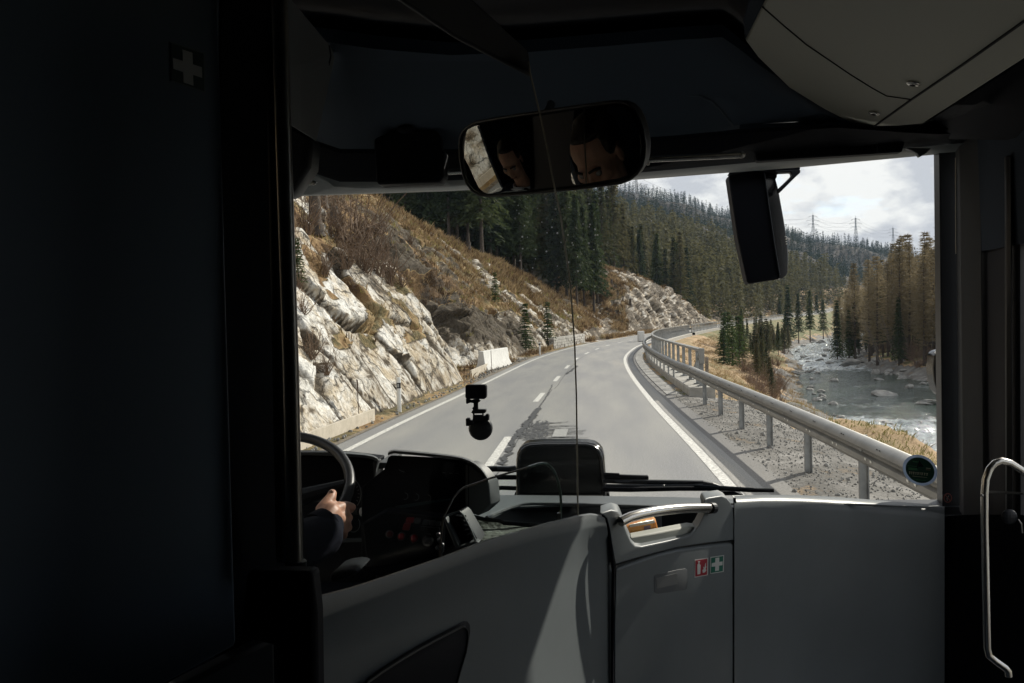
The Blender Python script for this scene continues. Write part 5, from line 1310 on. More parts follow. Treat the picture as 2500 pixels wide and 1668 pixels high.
knob(50, 1015, 38 * k_px, pm('red_lens_dim', (.10, .006, .008), .3), 'red_button'); knob(182, 1040, 40 * k_px, RB, 'red_button'); knob(322, 1060, 44 * k_px, RB, 'red_button'); knob(472, 1085, 52 * k_px, P_SATIN, 'rotary_knob')
for q, m in [([(232, 838), (315, 836), (306, 895), (224, 893)], RS), ([(205, 900), (280, 904), (262, 978), (186, 970)], RS), ([(325, 842), (385, 846), (378, 900), (318, 896)], KS), ([(420, 862), (490, 868), (478, 918), (405, 912)], KS), ([(498, 870), (560, 876), (548, 925), (484, 919)], KS), ([(568, 878), (612, 882), (608, 930), (556, 926)], KS),
             ([(400, 930), (455, 936), (446, 985), (388, 978)], P_SATIN), ([(465, 938), (530, 944), (520, 994), (455, 988)], P_SATIN), ([(540, 946), (600, 950), (594, 1000), (530, 996)], P_SATIN)]:
    quad('switch', [S(*zc(x, y), 2.04) for x, y in q], (0, .012, 0), m, co, .0015)
quad('switch_bank', [S(*zc(x, y), 2.055) for x, y in [(0, 760), (620, 830), (640, 860), (612, 1270), (300, 1330), (-200, 1400), (-250, 900)]], (0, .05, 0), P_BLACK, co, .004)
MB().tube([S(*zc(x, y), 2.045) for x, y in [(0, 756), (200, 782), (420, 808), (622, 834)]], .0012, 5).build('bank_edge', P_SATIN, co)
MB().tube([S(*zc(390, 925), 2.036), S(*zc(600, 946), 2.036)], .0008, 4).build('bank_edge', RING, co)
for q in ((588, 1020), (600, 1078), (628, 1135), (580, 1165)): MB().ball(S(*zc(*q), 2.02), .006, 10, 6).build('small_knob', KS, co)
# vent with tray
vt = thing('air_vent', 'black slatted air vent in a grey angled housing beside the switch bank', 'vent', S(*zc(850, 1000), 1.98))
quad('vent_body', [S(*zc(x, y), 1.99) for x, y in [(640, 845), (820, 762), (862, 800), (1040, 1110), (770, 1180)]], (0.01, .06, 0), P_SATIN, vt, .003)
MB().tube([S(*zc(x, y), 1.965) for x, y in [(660, 815), (740, 784), (825, 762), (862, 800), (930, 930), (1000, 1085)]], .0026, 6).build('vent_rim', P_GREY, vt, smooth=True)
for i in range(6):
    f = i / 5
    quad('slat', [S(*zc(775 + 150 * f, 812 + 300 * f - 30 * f), 1.97), S(*zc(880 + 90 * f + 0, 826 + 200 * f + 28 * f), 1.97), S(*zc(884 + 90 * f, 842 + 200 * f + 28 * f), 1.97), S(*zc(760 + 150 * f, 838 + 300 * f - 30 * f), 1.97)], (0, .02, 0), P_GLOSS, vt, 0)
quad('vent_frame', [S(*zc(x, y), 1.96) for x, y in [(645, 850), (672, 832), (818, 1150), (1000, 1092), (1045, 1112), (780, 1185)]], (0, .03, 0), P_GREYD, vt, .003)
ty = thing('cloth_tray', 'grey cloth pouch held in a black rimmed tray behind the gangway wall', 'tray', S(*zc(1300, 950), 2.05))
CL_M = pm('pouch_cloth', (.13, .15, .13), .9, var=.5, vscale=35, bump=.7, bscale=60, bdist=.01)
a_ = [(835, 760), (900, 790), (980, 820), (1100, 848), (1280, 870), (1320, 895), (1500, 905), (1700, 925), (1850, 930)]
b_ = [(1000, 1090), (1060, 1110), (1140, 1100), (1240, 1080), (1360, 1050), (1480, 1020), (1580, 990), (1720, 960), (1860, 940)]
c_ = [((x1 * .5 + x2 * .5), (y1 * .5 + y2 * .5) + 12 * math.sin(i * 1.9)) for i, ((x1, y1), (x2, y2)) in enumerate(zip(a_, b_))]
MB().loft([[S(*zc(x, y), 2.12) for x, y in a_], [S(*zc(x, y), 2.11) for x, y in c_], [S(*zc(x, y), 1.99) for x, y in b_]]).build('pouch', CL_M, ty, smooth=True, solid=.003, sub=1)
MB().tube([S(*zc(x, y), 2.10) for x, y in [(830, 762), (880, 782), (980, 820), (1100, 850), (1270, 868), (1310, 892), (1450, 902), (1620, 915), (1780, 925)]], .0055, 6).build('tray_rim', P_SATIN, ty, smooth=True)
MB().tube([S(*zc(x, y - 6), 2.105) for x, y in [(1310, 880), (1450, 892), (1600, 905), (1700, 912)]], .004, 6).build('tray_lip', P_GREY, ty, smooth=True)
# orange packet
pk = thing('snack_packet', 'orange and white snack packet lying behind the hand rail', 'packet', wall_pt(*z4(1400, 800), -.08))
PO = pm('packet_orange', (.62, .20, .02), .3, col2=(.75, .36, .05), vscale=30, bump=.5, bscale=40, bdist=.006); PW = pm('packet_white', (.62, .60, .56), .3, bump=.5, bscale=40, bdist=.005)
pl = [z4(*q) for q in [(1250, 800), (1300, 775), (1400, 752), (1500, 736), (1520, 760), (1536, 822), (1400, 850), (1290, 870)]]
MB().prism([wall_pt(x, y, -.085) for x, y in pl], (0, .05, 0)).build('packet_body', PO, pk, bevel=.006, bseg=3)
MB().prism([wall_pt(x, y, -.084) for x, y in A((1300, 776), (1500, 737), (1512, 762), (1300, 800))], (0, .004, 0)).build('packet_band', PW, pk, bevel=.001)
MB().prism([wall_pt(x, y, -.084) for x, y in A((1418, 790), (1470, 780), (1474, 828), (1422, 838))], (0, .003, 0)).build('packet_picture', pm('packet_purple', (.16, .10, .16), .4), pk)

# ---- instrument binnacle, wheel
ib = thing('instrument_panel', 'black instrument panel under a grey hood behind the steering wheel', 'dashboard', S(820, 1200, 2.25))
ht = [(-140, 232), (0, 232), (115, 236), (300, 236), (460, 242), (600, 250), (740, 262), (820, 276), (866, 300), (878, 326)]
hb = [(-140, 268), (0, 270), (115, 278), (300, 282), (460, 286), (600, 292), (740, 302), (810, 314), (850, 330), (870, 342)]
MB().loft([[S(*zh(x, y), 2.5) for x, y in ht], [S(*zh(x, y), 2.26) for x, y in ht], [S(*zh(x, y * .6 + b * .4), 2.235) for (x, y), (_, b) in zip(ht, hb)], [S(*zh(x, y), 2.24) for x, y in hb], [S(*zh(x, y + 8), 2.5) for x, y in hb]]).build('hood', P_GREY, ib, smooth=True)
quad('face', [S(*zh(x, y), 2.30) for x, y in [(-200, 280), (460, 292), (850, 335), (830, 560), (850, 1500), (-200, 1500)]], (0, .1, 0), P_BLACK, ib, .003)
quad('side_cheek', [S(*zh(x, y), 2.27) for x, y in [(822, 340), (862, 345), (850, 480), (838, 540)]], (0, .05, 0), P_GREYD, ib, .002)
quad('bridge', [S(*zh(x, y), 2.3) for x, y in [(866, 352), (960, 352), (975, 330), (985, 400), (860, 420)]], (0, .15, 0), P_GREYD, ib, .003)
MB().tube([S(*zh(604 + 108 * math.cos(a), 650 + 148 * math.sin(a)), 2.292) for a in [-1.7 + .16 * k for k in range(17)]], .0012, 5).build('dial_ring', RING, ib)
MB().tube([S(*zh(636 + 64 * math.cos(a), 940 + 76 * math.sin(a)), 2.292) for a in [-.7 + .2 * k for k in range(14)]], .0011, 5).build('dial_ring', RING, ib)
for a in range(6):
    an = -.9 + a * .3; MB().tube([S(*zh(604 + 92 * math.cos(an), 650 + 126 * math.sin(an)), 2.292), S(*zh(604 + 76 * math.cos(an), 650 + 106 * math.sin(an)), 2.292)], .0012, 4).build('dial_mark', RING, ib)
MB().tube([S(*zh(q, w_), 2.285) for q, w_ in ((412, 612), (430, 585), (452, 560))], .001, 4).build('dial_needle', RING, ib)
quad('lower_trim', [S(*zh(x, y), 2.24) for x, y in [(120, 690), (180, 676), (360, 680), (320, 730), (150, 740)]], (0, .03, 0), P_GREYD, ib, .003)
quad('column_trim', [S(*zh(x, y), 2.18) for x, y in [(118, 622), (160, 650), (176, 690), (176, 735), (126, 735)]], (0, .03, 0), P_GREY, ib, .003)
st = thing('column_stalk', 'black column stalk with round white end button beside the hand', 'stalk', S(*zh(690, 820), 2.18))
MB().tube([S(*zh(500, 790), 2.25), S(*zh(700, 822), 2.17)], .009, 10).build('stalk', P_BLACK, st)
MB().ball(S(*zh(716, 824), 2.165), .0085, 14, 10, (.75, .6, 1.35)).build('button', pm('button_white', (.62, .62, .60), .35), st, smooth=True)
wc = S(629, 1205, 2.1); swl = thing('steering_wheel', 'black steering wheel rim at the left with the driver holding its right side', 'steering wheel', wc)
tilt = rad(31)
Rw = Matrix.Rotation(rad(4), 3, 'Z') @ Matrix.Rotation(tilt, 3, 'X')
def wheel(a, r=.232): return wc + Rw @ Vector((r * math.cos(a), r * math.sin(a), 0))
MB().loft([[wheel(2 * math.pi * i / 64, .232 + .0138 * math.cos(b * .5236)) + Rw @ Vector((0, 0, .0138 * math.sin(b * .5236))) for b in range(12)] for i in range(65)], True).build('rim', pm('wheel_leather', (.030, .032, .035), .42, bump=.2, bscale=300, bdist=.001), swl, smooth=True)
for a in (.12, math.pi - .12, -1.57):
    MB().tube([wc + Rw @ Vector((0, 0, -.05)), wheel(a, .222)], [.03, .014], 10).build('spoke', P_SATIN, swl)
MB().ball(wc + Rw @ Vector((0, 0, -.05)), .075, 20, 10, (1, 1, .4), Rw).build('hub', P_SATIN, swl, smooth=True)

# ---- glass screens on the wall
pane_r = [(1290, 150), (1294, 179), (1318, 277), (1336, 360), (1350, 440), (1369, 529), (1392, 690), (1403, 842), (1407, 960), (1409, 1100), (1411, 1262)]
tg = thing('partition_screen', 'tall clear glass screen between pole and gangway with a thin bright edge', 'glass screen', wall_pt(1411, 1262, -.03))
rows = []
for x, y in pane_r:
    yl = y if y < 1262 else 1470
    rows.append([wall_pt(x + (735 - x) * k / 8, y + (yl - y) * k / 8, -.03) for k in range(9)])
MB().loft(rows).build('pane', G_PANE, tg, smooth=True)
MB().tube([wall_pt(x, y, -.03) for x, y in pane_r], .0019, 6).build('pane_edge', pm('glass_edge', (.26, .25, .20), .3), tg, smooth=True)
quad('top_beam', [S(*q) for q in [(921, -40, 1.20), (1090, -60, 1.30), (1287, 121, 1.66), (1293, 181, 1.66), (1105, 84, 1.40)]], (0, .03, 0), P_BLACK, tg, .004)
lo = [(605, 1260), (612, 1140), (628, 960), (640, 870), (656, 810), (682, 755), (715, 690), (760, 605), (810, 545), (870, 500), (1000, 455), (1120, 410), (1280, 362), (1430, 320), (1580, 275), (1690, 240), (1740, 232), (1785, 240), (1820, 262), (1852, 300), (1880, 350), (1905, 420), (1922, 490), (1935, 570), (1941, 640), (1940, 720), (1932, 870)]
lg_ = thing('low_screen', 'low tinted glass screen with a curved greenish edge on the gangway wall', 'glass screen', wall_pt(*zc(1300, 1000), -.055))
lop = [zc(*q) for q in lo]
half = len(lop)
cen = []
n_ = 26; left_ = lop
rowsL = []
for k in range(n_ + 1):
    f = k / n_; i = f * (len(lop) - 1); i0 = int(min(i, len(lop) - 2)); fr_ = i - i0
    tp = (lop[i0][0] + (lop[i0 + 1][0] - lop[i0][0]) * fr_, lop[i0][1] + (lop[i0 + 1][1] - lop[i0][1]) * fr_)
    bx = lop[0][0] + (lop[-1][0] - lop[0][0]) * f
    rowsL.append([wall_pt(tp[0] + (bx - tp[0]) * j / 4, tp[1] + (interp(topA, bx) + 12 - tp[1]) * j / 4, -.055) for j in range(5)])
MB().loft(rowsL).build('pane', G_LOW, lg_, smooth=True)
MB().tube([wall_pt(*q, -.055) for q in lop[:16]], .0019, 6).build('pane_edge', pm('edge_brown', (.17, .14, .11), .4), lg_, smooth=True)
MB().tube([wall_pt(*q, -.055) for q in lop[14:]], .0030, 6).build('pane_edge', pm('edge_green', (.16, .23, .20), .3), lg_, smooth=True)
MB().box(wall_pt(*zc(1920, 815), -.05), (.008, .006, .014)).build('clip', P_STEEL, lg_)

# ---- left side: dark cabinet wall, black housing and pole
e0 = S(555, 800, 1.15); dirw = CR @ Vector((-.485, 0, .875)); dirw = Vector((dirw.x, dirw.y, 0)).normalized(); nwl = Vector((-dirw.y, dirw.x, 0))
if nwl.dot(CL - e0) < 0: nwl = -nwl
def lpt(px, py, off=0): return plane_pt(px, py, e0 + nwl * off, nwl)
cb = thing('cabinet_wall', 'tall dark grey cabinet wall filling the left edge behind the driver', 'partition', lpt(400, 1200))
P_CAB = pm('cabinet_grey', (.115, .155, .20), .55, bump=.08, bscale=300, bdist=.001, spec=.3)
quad('cabinet_panel', [lpt(532, -40), lpt(577, 1562), lpt(574, 1578), lpt(380, 1682), lpt(-60, 1900), lpt(-60, -40)], -nwl * .03, P_CAB, cb, .004)
quad('lower_panel', [lpt(672, 1562, .0), lpt(664, 1560), lpt(600, 1592), lpt(440, 1676), (lpt(420, 1760)), lpt(676, 1760)], -nwl * .03, P_GREYD, cb, .006)
quad('post_cover', [S(533, -60, 1.28), S(690, -60, 1.34), S(736, 1400, 1.34), S(745, 1405, 1.30), S(745, 1800, 1.26), S(520, 1800, 1.16)], (-.02, .06, 0), P_BLACK, cb, .006)
fa = thing('first_aid_sign', 'larger dim first aid sign with a pale cross on the dark cabinet wall', 'sign', lpt(455, 160))
def L7(*q): return [z7(*p) for p in q]
for nm, pl, m, of in [('border', L7((815, 199), (980, 254), (983, 444), (818, 388)), pm('sign_edge', (.10, .14, .14), .5), .0015), ('face', L7((820, 206), (974, 258), (977, 436), (823, 384)), pm('sign_dark', (.004, .028, .024), .5), .0022),
                      ('cross', L7((873, 237), (921, 253), (923, 308), (966, 322), (968, 373), (924, 358), (926, 410), (878, 394), (877, 345), (830, 329), (828, 277), (875, 292)), pm('sign_cross', (.55, .56, .55), .5), .003)]:
    quad(nm, [lpt(x, y, of) for x, y in pl], -nwl * .0006, m, fa, 0)
quad('post_foot', [S(600, 1395, .97), S(762, 1398, .97), S(772, 1500, .97), S(776, 1800, .95), S(676, 1800, .93), S(672, 1580, .95), S(585, 1560, .95)], (0, .03, 0), P_BLACK, cb, .006)
pole = thing('pole', 'vertical steel pole between cabinet wall and windscreen at the left', 'pole', S(722, 1385, 1.30))
MB().tube([S(681, -60, 1.16), S(694, 400, 1.16), S(710, 900, 1.16), S(720, 1378, 1.16)], .0112, 20).build('tube', pm('pole_steel', (.30, .28, .26), .36, .9), pole, smooth=True)
MB().tube([S(722, 1370, 1.16), S(722, 1390, 1.16)], .0150, 18).build('foot_ring', P_SATIN, pole, smooth=True)
quad('pole_shade_side', [S(640, -60, 1.19), S(672, -60, 1.19), S(706, 1380, 1.19), S(668, 1380, 1.19)], (0, .03, 0), P_SATIN, pole, .01)  # black strip standing in for the unlit left side of the pole
quad('seat_highlight', [S(*zh(x, y), 1.75) for x, y in [(415, 1420), (500, 1390), (600, 1376), (650, 1384), (690, 1405), (500, 1480), (410, 1500)]], (0, .1, .0), pm('seat_cloth', (.02, .024, .028), .9, spec=.1), None, .012)  # seat corner cut to the outline of the highlight on its edge
bpy.data.objects['seat_highlight'].name = 'seat_highlight_piece'; props(bpy.data.objects['seat_highlight_piece'], 'dark grey corner of the driver seat cushion, shaped as its highlight, below the sleeve', 'seat')

# ---- front header over the windscreen
hdr = thing('header_trim', 'dark moulded trim panel over the windscreen with a grey lower lip', 'trim', S(1500, 300, 2.6))
X0 = [560, 700, 760, 830, 920, 1100, 1280, 1400, 1500, 1570, 1650, 1764, 1806, 1849, 1950, 2045, 2223, 2291, 2400]
r0 = [(560, 487), (711, 480), (1125, 466), (1400, 450), (1570, 438), (1950, 409), (2291, 377), (2400, 368)]
r1 = [(560, 440), (755, 419), (835, 446), (1100, 441), (1500, 425), (1570, 421), (1849, 396), (2045, 379), (2223, 361), (2400, 345)]
r2 = [(560, 300), (706, 300), (763, 340), (831, 362), (1100, 362), (1500, 340), (1660, 328), (1764, 318), (1806, 313), (2045, 300), (2130, 308), (2291, 316), (2400, 310)]
r3 = [(560, 60), (785, 66), (1000, 100), (1150, 106), (1278, 98), (1500, 80), (1700, 62), (1764, 60), (1790, 75), (1819, 110), (1950, 215), (2079, 306), (2400, 310)]
def rowp(rr, d, dy_=0, dr=0): return [S(x, interp(rr, x) + dy_, d + dr * min(1, max(0, (x - 1764) / 366))) for x in X0]
MB().loft([rowp(r0, 2.93), rowp(r0, 2.80, -4), rowp(r1, 2.74, 8), rowp(r1, 2.72)]).build('lower_lip', P_GREY, hdr, smooth=True)
MB().loft([rowp(r1, 2.73), rowp(r1, 2.70, -10), rowp(r2, 2.60, 12), rowp(r2, 2.60, 0)]).build('blind_housing', P_BLACK, hdr, smooth=True)
MB().loft([rowp(r2, 2.585, 2), rowp(r2, 2.575, -8, .1), [S(x, interp(r2, x) * .45 + interp(r3, x) * .55, 2.36 + .34 * min(1, max(0, (x - 1764) / 366))) for x in X0], [S(x, interp(r2, x) * .12 + interp(r3, x) * .88, 2.24 + .5 * min(1, max(0, (x - 1764) / 366))) for x in X0], rowp(r3, 2.24, 0, .5)]).build('upper_cover', pm('cover_grey', (.030, .048, .074), .6, bump=.1, bscale=300, bdist=.001), hdr, smooth=True)
quad('side_fill', [S(2240, 312, 2.66), S(2500, 150, 2.1), S(2600, 100, 2.05), S(2600, 340, 2.3), S(2291, 335, 2.7)], (0, .03, 0), P_BLACK, hdr)
MB().loft([rowp(r3, 2.26, 0, .5), rowp(r3, 2.30, -20, .5), rowp(r3, 2.1, -60, .6), rowp(r3, 1.7, -160, .9)]).build('painted_shade_band', P_BLACK, hdr, smooth=True)  # shade above the cover, built as a solid black sheet
rec = [S(x, y, 2.44) for x, y in [z6(0, 560), z6(300, 545), z6(480, 548), z6(560, 580), z6(620, 640), z6(680, 720)]]
MB().tube(rec, .004, 6).build('recess_edge', pm('cover_grey2', (.045, .062, .088), .6), hdr, smooth=True)
sc_ = [z5(120, -60), z5(165, 0), z5(385, 262), z5(392, 320), z5(292, 800), z5(155, 712), z5(130, 400)]
quad('side_cover', [S(x, y, d) for (x, y), d in zip(sc_, [1.95, 2.0, 2.24, 2.24, 2.40, 2.1, 2.0])], (0, .03, 0), pm('cover_warm', (.13, .135, .14), .6), hdr, .004)
MB().tube([S(*z5(x, y), d - .01) for x, y, d in [(385, 262, 2.24), (394, 320, 2.24), (345, 560, 2.32), (292, 800, 2.40)]], .002, 5).build('cover_seam', P_BLACK, hdr)
quad('corner_fairing', [S(*z5(x, y), 2.35) for x, y in [(140, 700), (290, 800), (275, 960), (170, 1112), (120, 1130), (110, 700)]], (0, .08, 0), P_SATIN, hdr, .01)
lp = thing('cab_lamp', 'small oval chrome lamp in the lip at the upper left window corner', 'lamp', S(*z5(252, 1050), 2.66))
MB().ball(S(*z5(255, 1052), 2.68), .026, 18, 8, (1, .6, .28)).build('lens', pm('lamp_lens', (.70, .68, .58), .2), lp, smooth=True)
MB().tube([S(*z5(262 + 46 * math.cos(a * .3927), 1050 + 15 * math.sin(a * .3927)), 2.69) for a in range(17)], .003, 6).build('bezel', P_CHROME, lp, smooth=True)
sv = thing('sun_visor', 'black boxy sun blind unit hanging left of the interior mirror', 'sun visor', S(1000, 400, 2.5))
quad('blind_case', [S(*z5(x, y), 2.5) for x, y in [(640, 800), (660, 786), (780, 745), (995, 748), (1015, 770), (1020, 840), (1045, 870), (1045, 1010), (1018, 1045), (665, 1058), (655, 1040)]], (0, .07, 0), P_BLACK, sv, .006)
MB().ball(S(*z5(825, 742), 2.5), .028, 14, 8, (1, .6, .5)).build('blind_knob', P_BLACK, sv)
tb = thing('blind_rod', 'polished steel rod running behind the interior mirror', 'rod', S(1450, 400, 2.56))
MB().tube([S(1070, 420, 2.56), S(1300, 408, 2.56), S(1576, 389, 2.56), S(1808, 378, 2.56)], .0105, 16).build('rod', P_CHROME, tb, smooth=True)
MB().ball(S(1811, 378, 2.56), .011, 12, 8).build('end_cap', P_STEEL, tb, smooth=True)
MB().ball(S(1582, 400, 2.55), .006, 10, 6).build('end_cap', P_STEEL, tb, smooth=True)
quad('blind_case', [S(*z6(x, y), 2.68) for x, y in [(815, 915), (790, 790), (1675, 790), (1652, 872), (820, 925)]], (0, .04, 0), P_BLACK, tb, .005)
quad('lip_flap', [S(*z6(x, y), 2.70) for x, y in [(1672, 848), (1820, 850), (1790, 880), (1752, 902), (1738, 880)]], (0, .02, 0), P_GREYD, hdr, .003)
quad('lip_flap', [S(*z6(x, y), 2.66) for x, y in [(1692, 752), (1860, 742), (1842, 770), (1700, 776)]], (0, .02, 0), P_GREYD, hdr, .003)

# ---- light ceiling panel at the upper right
p_a, p_b, p_c = S(1819, 100, 2.1), S(2130, 308, 2.6), S(2500, 145, 1.75)
pn = (p_b - p_a).cross(p_c - p_a).normalized()
if pn.dot(CL - p_a) < 0: pn = -pn
def cpt(px, py, off=0): return plane_pt(px, py, p_a + pn * off, pn)
cp = thing('ceiling_panel', 'pale grey ceiling panel with dark seams at the upper right', 'ceiling panel', cpt(2200, 150))
quad('panel', [cpt(*q) for q in [(1880, -60), z6(866, 0), z6(750, 236), z6(820, 330), z6(1000, 505), z6(1200, 628), z6(1360, 710), z6(1485, 726), z6(1640, 724), z6(1770, 712), (2500, 145), (2560, 108), (2560, -60)]], -pn * .03, P_LIGHT, cp, .006)
quad('edge_flange', [cpt(*q, .0) for q in [z6(768, 0), z6(866, 0), z6(748, 236), z6(736, 120)]], -pn * .05, P_HEAD, cp, .003)
MB().tube([cpt(*z6(x, y), .0005) for x, y in [(850, 40), (975, 150), (1100, 255), (1225, 340), (1350, 425), (1470, 500), (1560, 550), (1705, 571)]], .0022, 5).build('seam', P_BLACK, cp)
MB().tube([cpt(*z6(x, y), .0005) for x, y in [(1488, 727), (1705, 571), (2000, 370), (2350, 122), (2450, 50)]], .0034, 5).build('seam', P_BLACK, cp)
for x, y, r, lb in [(1713, 483, .017, 'upper round chrome lock on the pale ceiling panel'), (1490, 652, .016, 'lower round chrome lock on the pale ceiling panel')]:
    c = cpt(*z6(x, y), .004); t = thing('panel_lock', lb, 'lock', c); Rm = pn.to_track_quat('Z', 'Y').to_matrix()
    MB().ball(c, r, 20, 8, (1, 1, .25), Rm).build('lock_body', P_CHROME, t, smooth=True)
    MB().ball(c + pn * .003, r * .5, 14, 6, (1, 1, .3), Rm).build('lock_core', P_BLACK, t, smooth=True)

# ---- monitor with its hood in front of the glass
mn = thing('mirror_head', 'black rounded mirror head standing in front of the windscreen centre', 'mirror', S(1370, 1212, 2.5))
def rnd(pts, r=.0): return pts
mo_ = [(368, 545), (366, 400), (368, 250), (376, 190), (396, 150), (430, 120), (480, 106), (600, 100), (850, 99), (960, 102), (1010, 112), (1050, 135), (1078, 170), (1092, 215), (1100, 330), (1112, 450), (1124, 545)]
quad('back_shell', [S(*z4(x, y), 3.12) for x, y in mo_], (0, .10, 0), P_GLOSS, mn, .012, bseg=4)
mi_ = [(388, 545), (386, 400), (390, 260), (398, 205), (420, 170), (450, 145), (490, 132), (600, 126), (850, 124), (950, 127), (995, 137), (1030, 158), (1054, 190), (1066, 235), (1080, 360), (1092, 545)]
MB().tube([S(*z4(x, y), 3.11) for x, y in mi_], .008, 8).build('rim', pm('rim_black', (.03, .033, .038), .25), mn, smooth=True)
quad('foot', [S(*z4(x, y), 3.13) for x, y in [(350, 546), (366, 500), (1120, 500), (1140, 546)]], (0, .06, 0), P_BLACK, mn, .004)
# ---- wipers
wp = thing('windscreen_wiper', 'left windscreen wiper with its arm lying behind the mirror head', 'wiper', S(1230, 1150, 3.1))
MB().tube([S(*z4(60, 322), 3.06), S(*z4(200, 318), 3.06), S(*z4(370, 322), 3.07)], .011, 8).build('arm', P_SATIN, wp)
quad('joint', [S(*z4(x, y), 3.04) for x, y in [(205, 300), (300, 304), (362, 296), (362, 330), (215, 328)]], (0, .02, 0), pm('wiper_grey', (.045, .052, .065), .4), wp, .003)
MB().tube([S(*z4(60, 372), 3.06), S(*z4(200, 388), 3.06), S(*z4(370, 388), 3.07)], .009, 8).build('blade', P_BLACK, wp)
MB().tube([S(*z4(120, 488), 3.04), S(*z4(250, 474), 3.04), S(*z4(370, 478), 3.04)], .008, 8).build('blade', P_BLACK, wp)
MB().tube([S(*z4(150, 372), 3.03), S(*z4(190, 372), 3.03), S(*z4(240, 386), 3.03)], .003, 6).build('hose', P_SATIN, wp)
wp = thing('windscreen_wiper', 'short upper wiper end sticking out right of the mirror head', 'wiper', S(1500, 1165, 3.1))
MB().tube([S(*z4(1080, 356), 3.06), S(*z4(1215, 362), 3.06)], .004, 6).build('arm', P_SATIN, wp)
quad('blade', [S(*z4(x, y), 3.06) for x, y in [(1090, 364), (1300, 372), (1455, 376), (1458, 410), (1300, 408), (1090, 402)]], (0, .02, 0), P_BLACK, wp, .004)
wp = thing('windscreen_wiper', 'long right wiper lying along the foot of the windscreen', 'wiper', S(1700, 1190, 3.1))
MB().tube([S(*z4(1080, 418), 3.06), S(*z4(1250, 424), 3.06), S(*z4(1700, 432), 3.05), S(*z4(1900, 436), 3.04), S(*z4(1980, 446), 3.04), S(*z4(2045, 462), 3.04)], [.008, .009, .010, .010, .007, .003], 8).build('arm', P_SATIN, wp)
MB().tube([S(*z4(1080, 484), 3.03), S(*z4(1300, 487), 3.03), S(*z4(1700, 480), 3.02), S(*z4(2100, 480), 3.0), S(*z8(300, 462), 2.98), S(*z8(445, 464), 2.96)], [.010, .010, .009, .009, .008, .007], 8).build('blade', P_BLACK, wp)
MB().tube([S(*z4(1100, 455), 3.045), S(*z4(1580, 458), 3.035), S(*z4(1900, 455), 3.025), S(*z8(-10, 435), 3.01), S(*z8(330, 458), 2.97)], .006, 6).build('spring_bar', pm('wiper_bar', (.05, .056, .065), .3, .4), wp, smooth=True)
for x in (1580, 1890, 2210): MB().ball(S(*z4(x, 456 if x < 2200 else 470), 3.01), .004, 8, 6).build('rivet', P_STEEL, wp)
quad('bracket', [S(*z4(x, y), 3.05) for x, y in [(1170, 418), (1340, 418), (1300, 434), (1200, 434)]], (0, .02, 0), pm('wiper_grey', (.045, .052, .065), .4), wp, .002)
quad('pivot', [S(*z8(x, y), 3.1) for x, y in [(130, 470), (215, 468), (275, 492), (150, 494)]], (0, .05, 0), P_BLACK, wp, .003)
# ---- interior mirror
Mc = S(1350, 370, 1.80); H = Vector((-.86, 1.40, 2.50))
def nrm_for(Mp, T): return ((CL - Mp).normalized() + (T - Mp).normalized()).normalized()
nm_ = nrm_for(Mc, H)
def mpt(px, py, off=0, n=None, c=None): 
    n = n or nm_; c = c or Mc; return plane_pt(px, py, c + n * off, n)
im = thing('interior_mirror', 'wide interior rear view mirror reflecting the driver and the rock outside', 'mirror', Mc)
out = [(98, 600), (108, 520), (135, 460), (190, 405), (260, 365), (350, 342), (600, 300), (1000, 240), (1400, 180), (1700, 142), (1820, 130), (1900, 134), (1970, 165), (2035, 225), (2085, 320), (2125, 450), (2148, 600), (2140, 740), (2115, 830), (2060, 920), (1980, 985), (1880, 1022), (1700, 1048), (1400, 1088), (1000, 1125), (600, 1160), (420, 1168), (320, 1158), (240, 1110), (180, 1030), (140, 930), (110, 760)]
cx0 = sum(p[0] for p in out) / len(out); cy0 = sum(p[1] for p in out) / len(out)
op_ = [zm(*q) for q in out]
MB().prism([mpt(x, y, .0) for x, y in op_], -nm_ * .035).build('housing', P_SATIN, im, bevel=.008, bseg=3)
MB().tube([mpt(x, y, .001) for x, y in op_ + op_[:1]], .0035, 8).build('rim', pm('mirror_rim', (.04, .042, .046), .35), im, smooth=True)
def mirror_mat():
    m = bpy.data.materials.new('mirror_glass'); m.use_nodes = True; t = m.node_tree; t.nodes.clear()
    o = N(t, 'ShaderNodeOutputMaterial'); g = N(t, 'ShaderNodeBsdfGlossy'); g.inputs['Roughness'].default_value = 0.0; g.inputs[0].default_value = (.24, .24, .225, 1); t.links.new(g.outputs[0], o.inputs[0]); return m
MM = mirror_mat()
gR = [(1268, 300), (1278, 262), (1300, 240), (1400, 222), (1600, 195), (1780, 172), (1880, 178), (1950, 205), (2010, 270), (2055, 380), (2085, 500), (2100, 620), (2090, 740), (2065, 820), (2010, 895), (1940, 945), (1850, 975), (1600, 1015), (1440, 1040), (1380, 1046), (1350, 1030), (1335, 990), (1320, 800), (1290, 520)]
MR = S(1462, 405, 1.74); nR = nrm_for(MR, H + Vector((0, 0, -.03)))
cR = mpt(*zm(1660, 600), .006)
MB().prism([mpt(*zm(*q), 0, nR, cR) for q in gR], -nR * .004).build('glass', MM, im)
gL = [(190, 440), (230, 412), (330, 380), (500, 350), (700, 318), (895, 288), (895, 1108), (600, 1132), (440, 1140), (340, 1130), (270, 1092), (215, 1010), (180, 920), (160, 780), (165, 600)]
ML = S(1273, 420, 1.85); nL = nrm_for(ML, H + Vector((0, 0, -.03)))
cL = mpt(*zm(560, 700), .004)
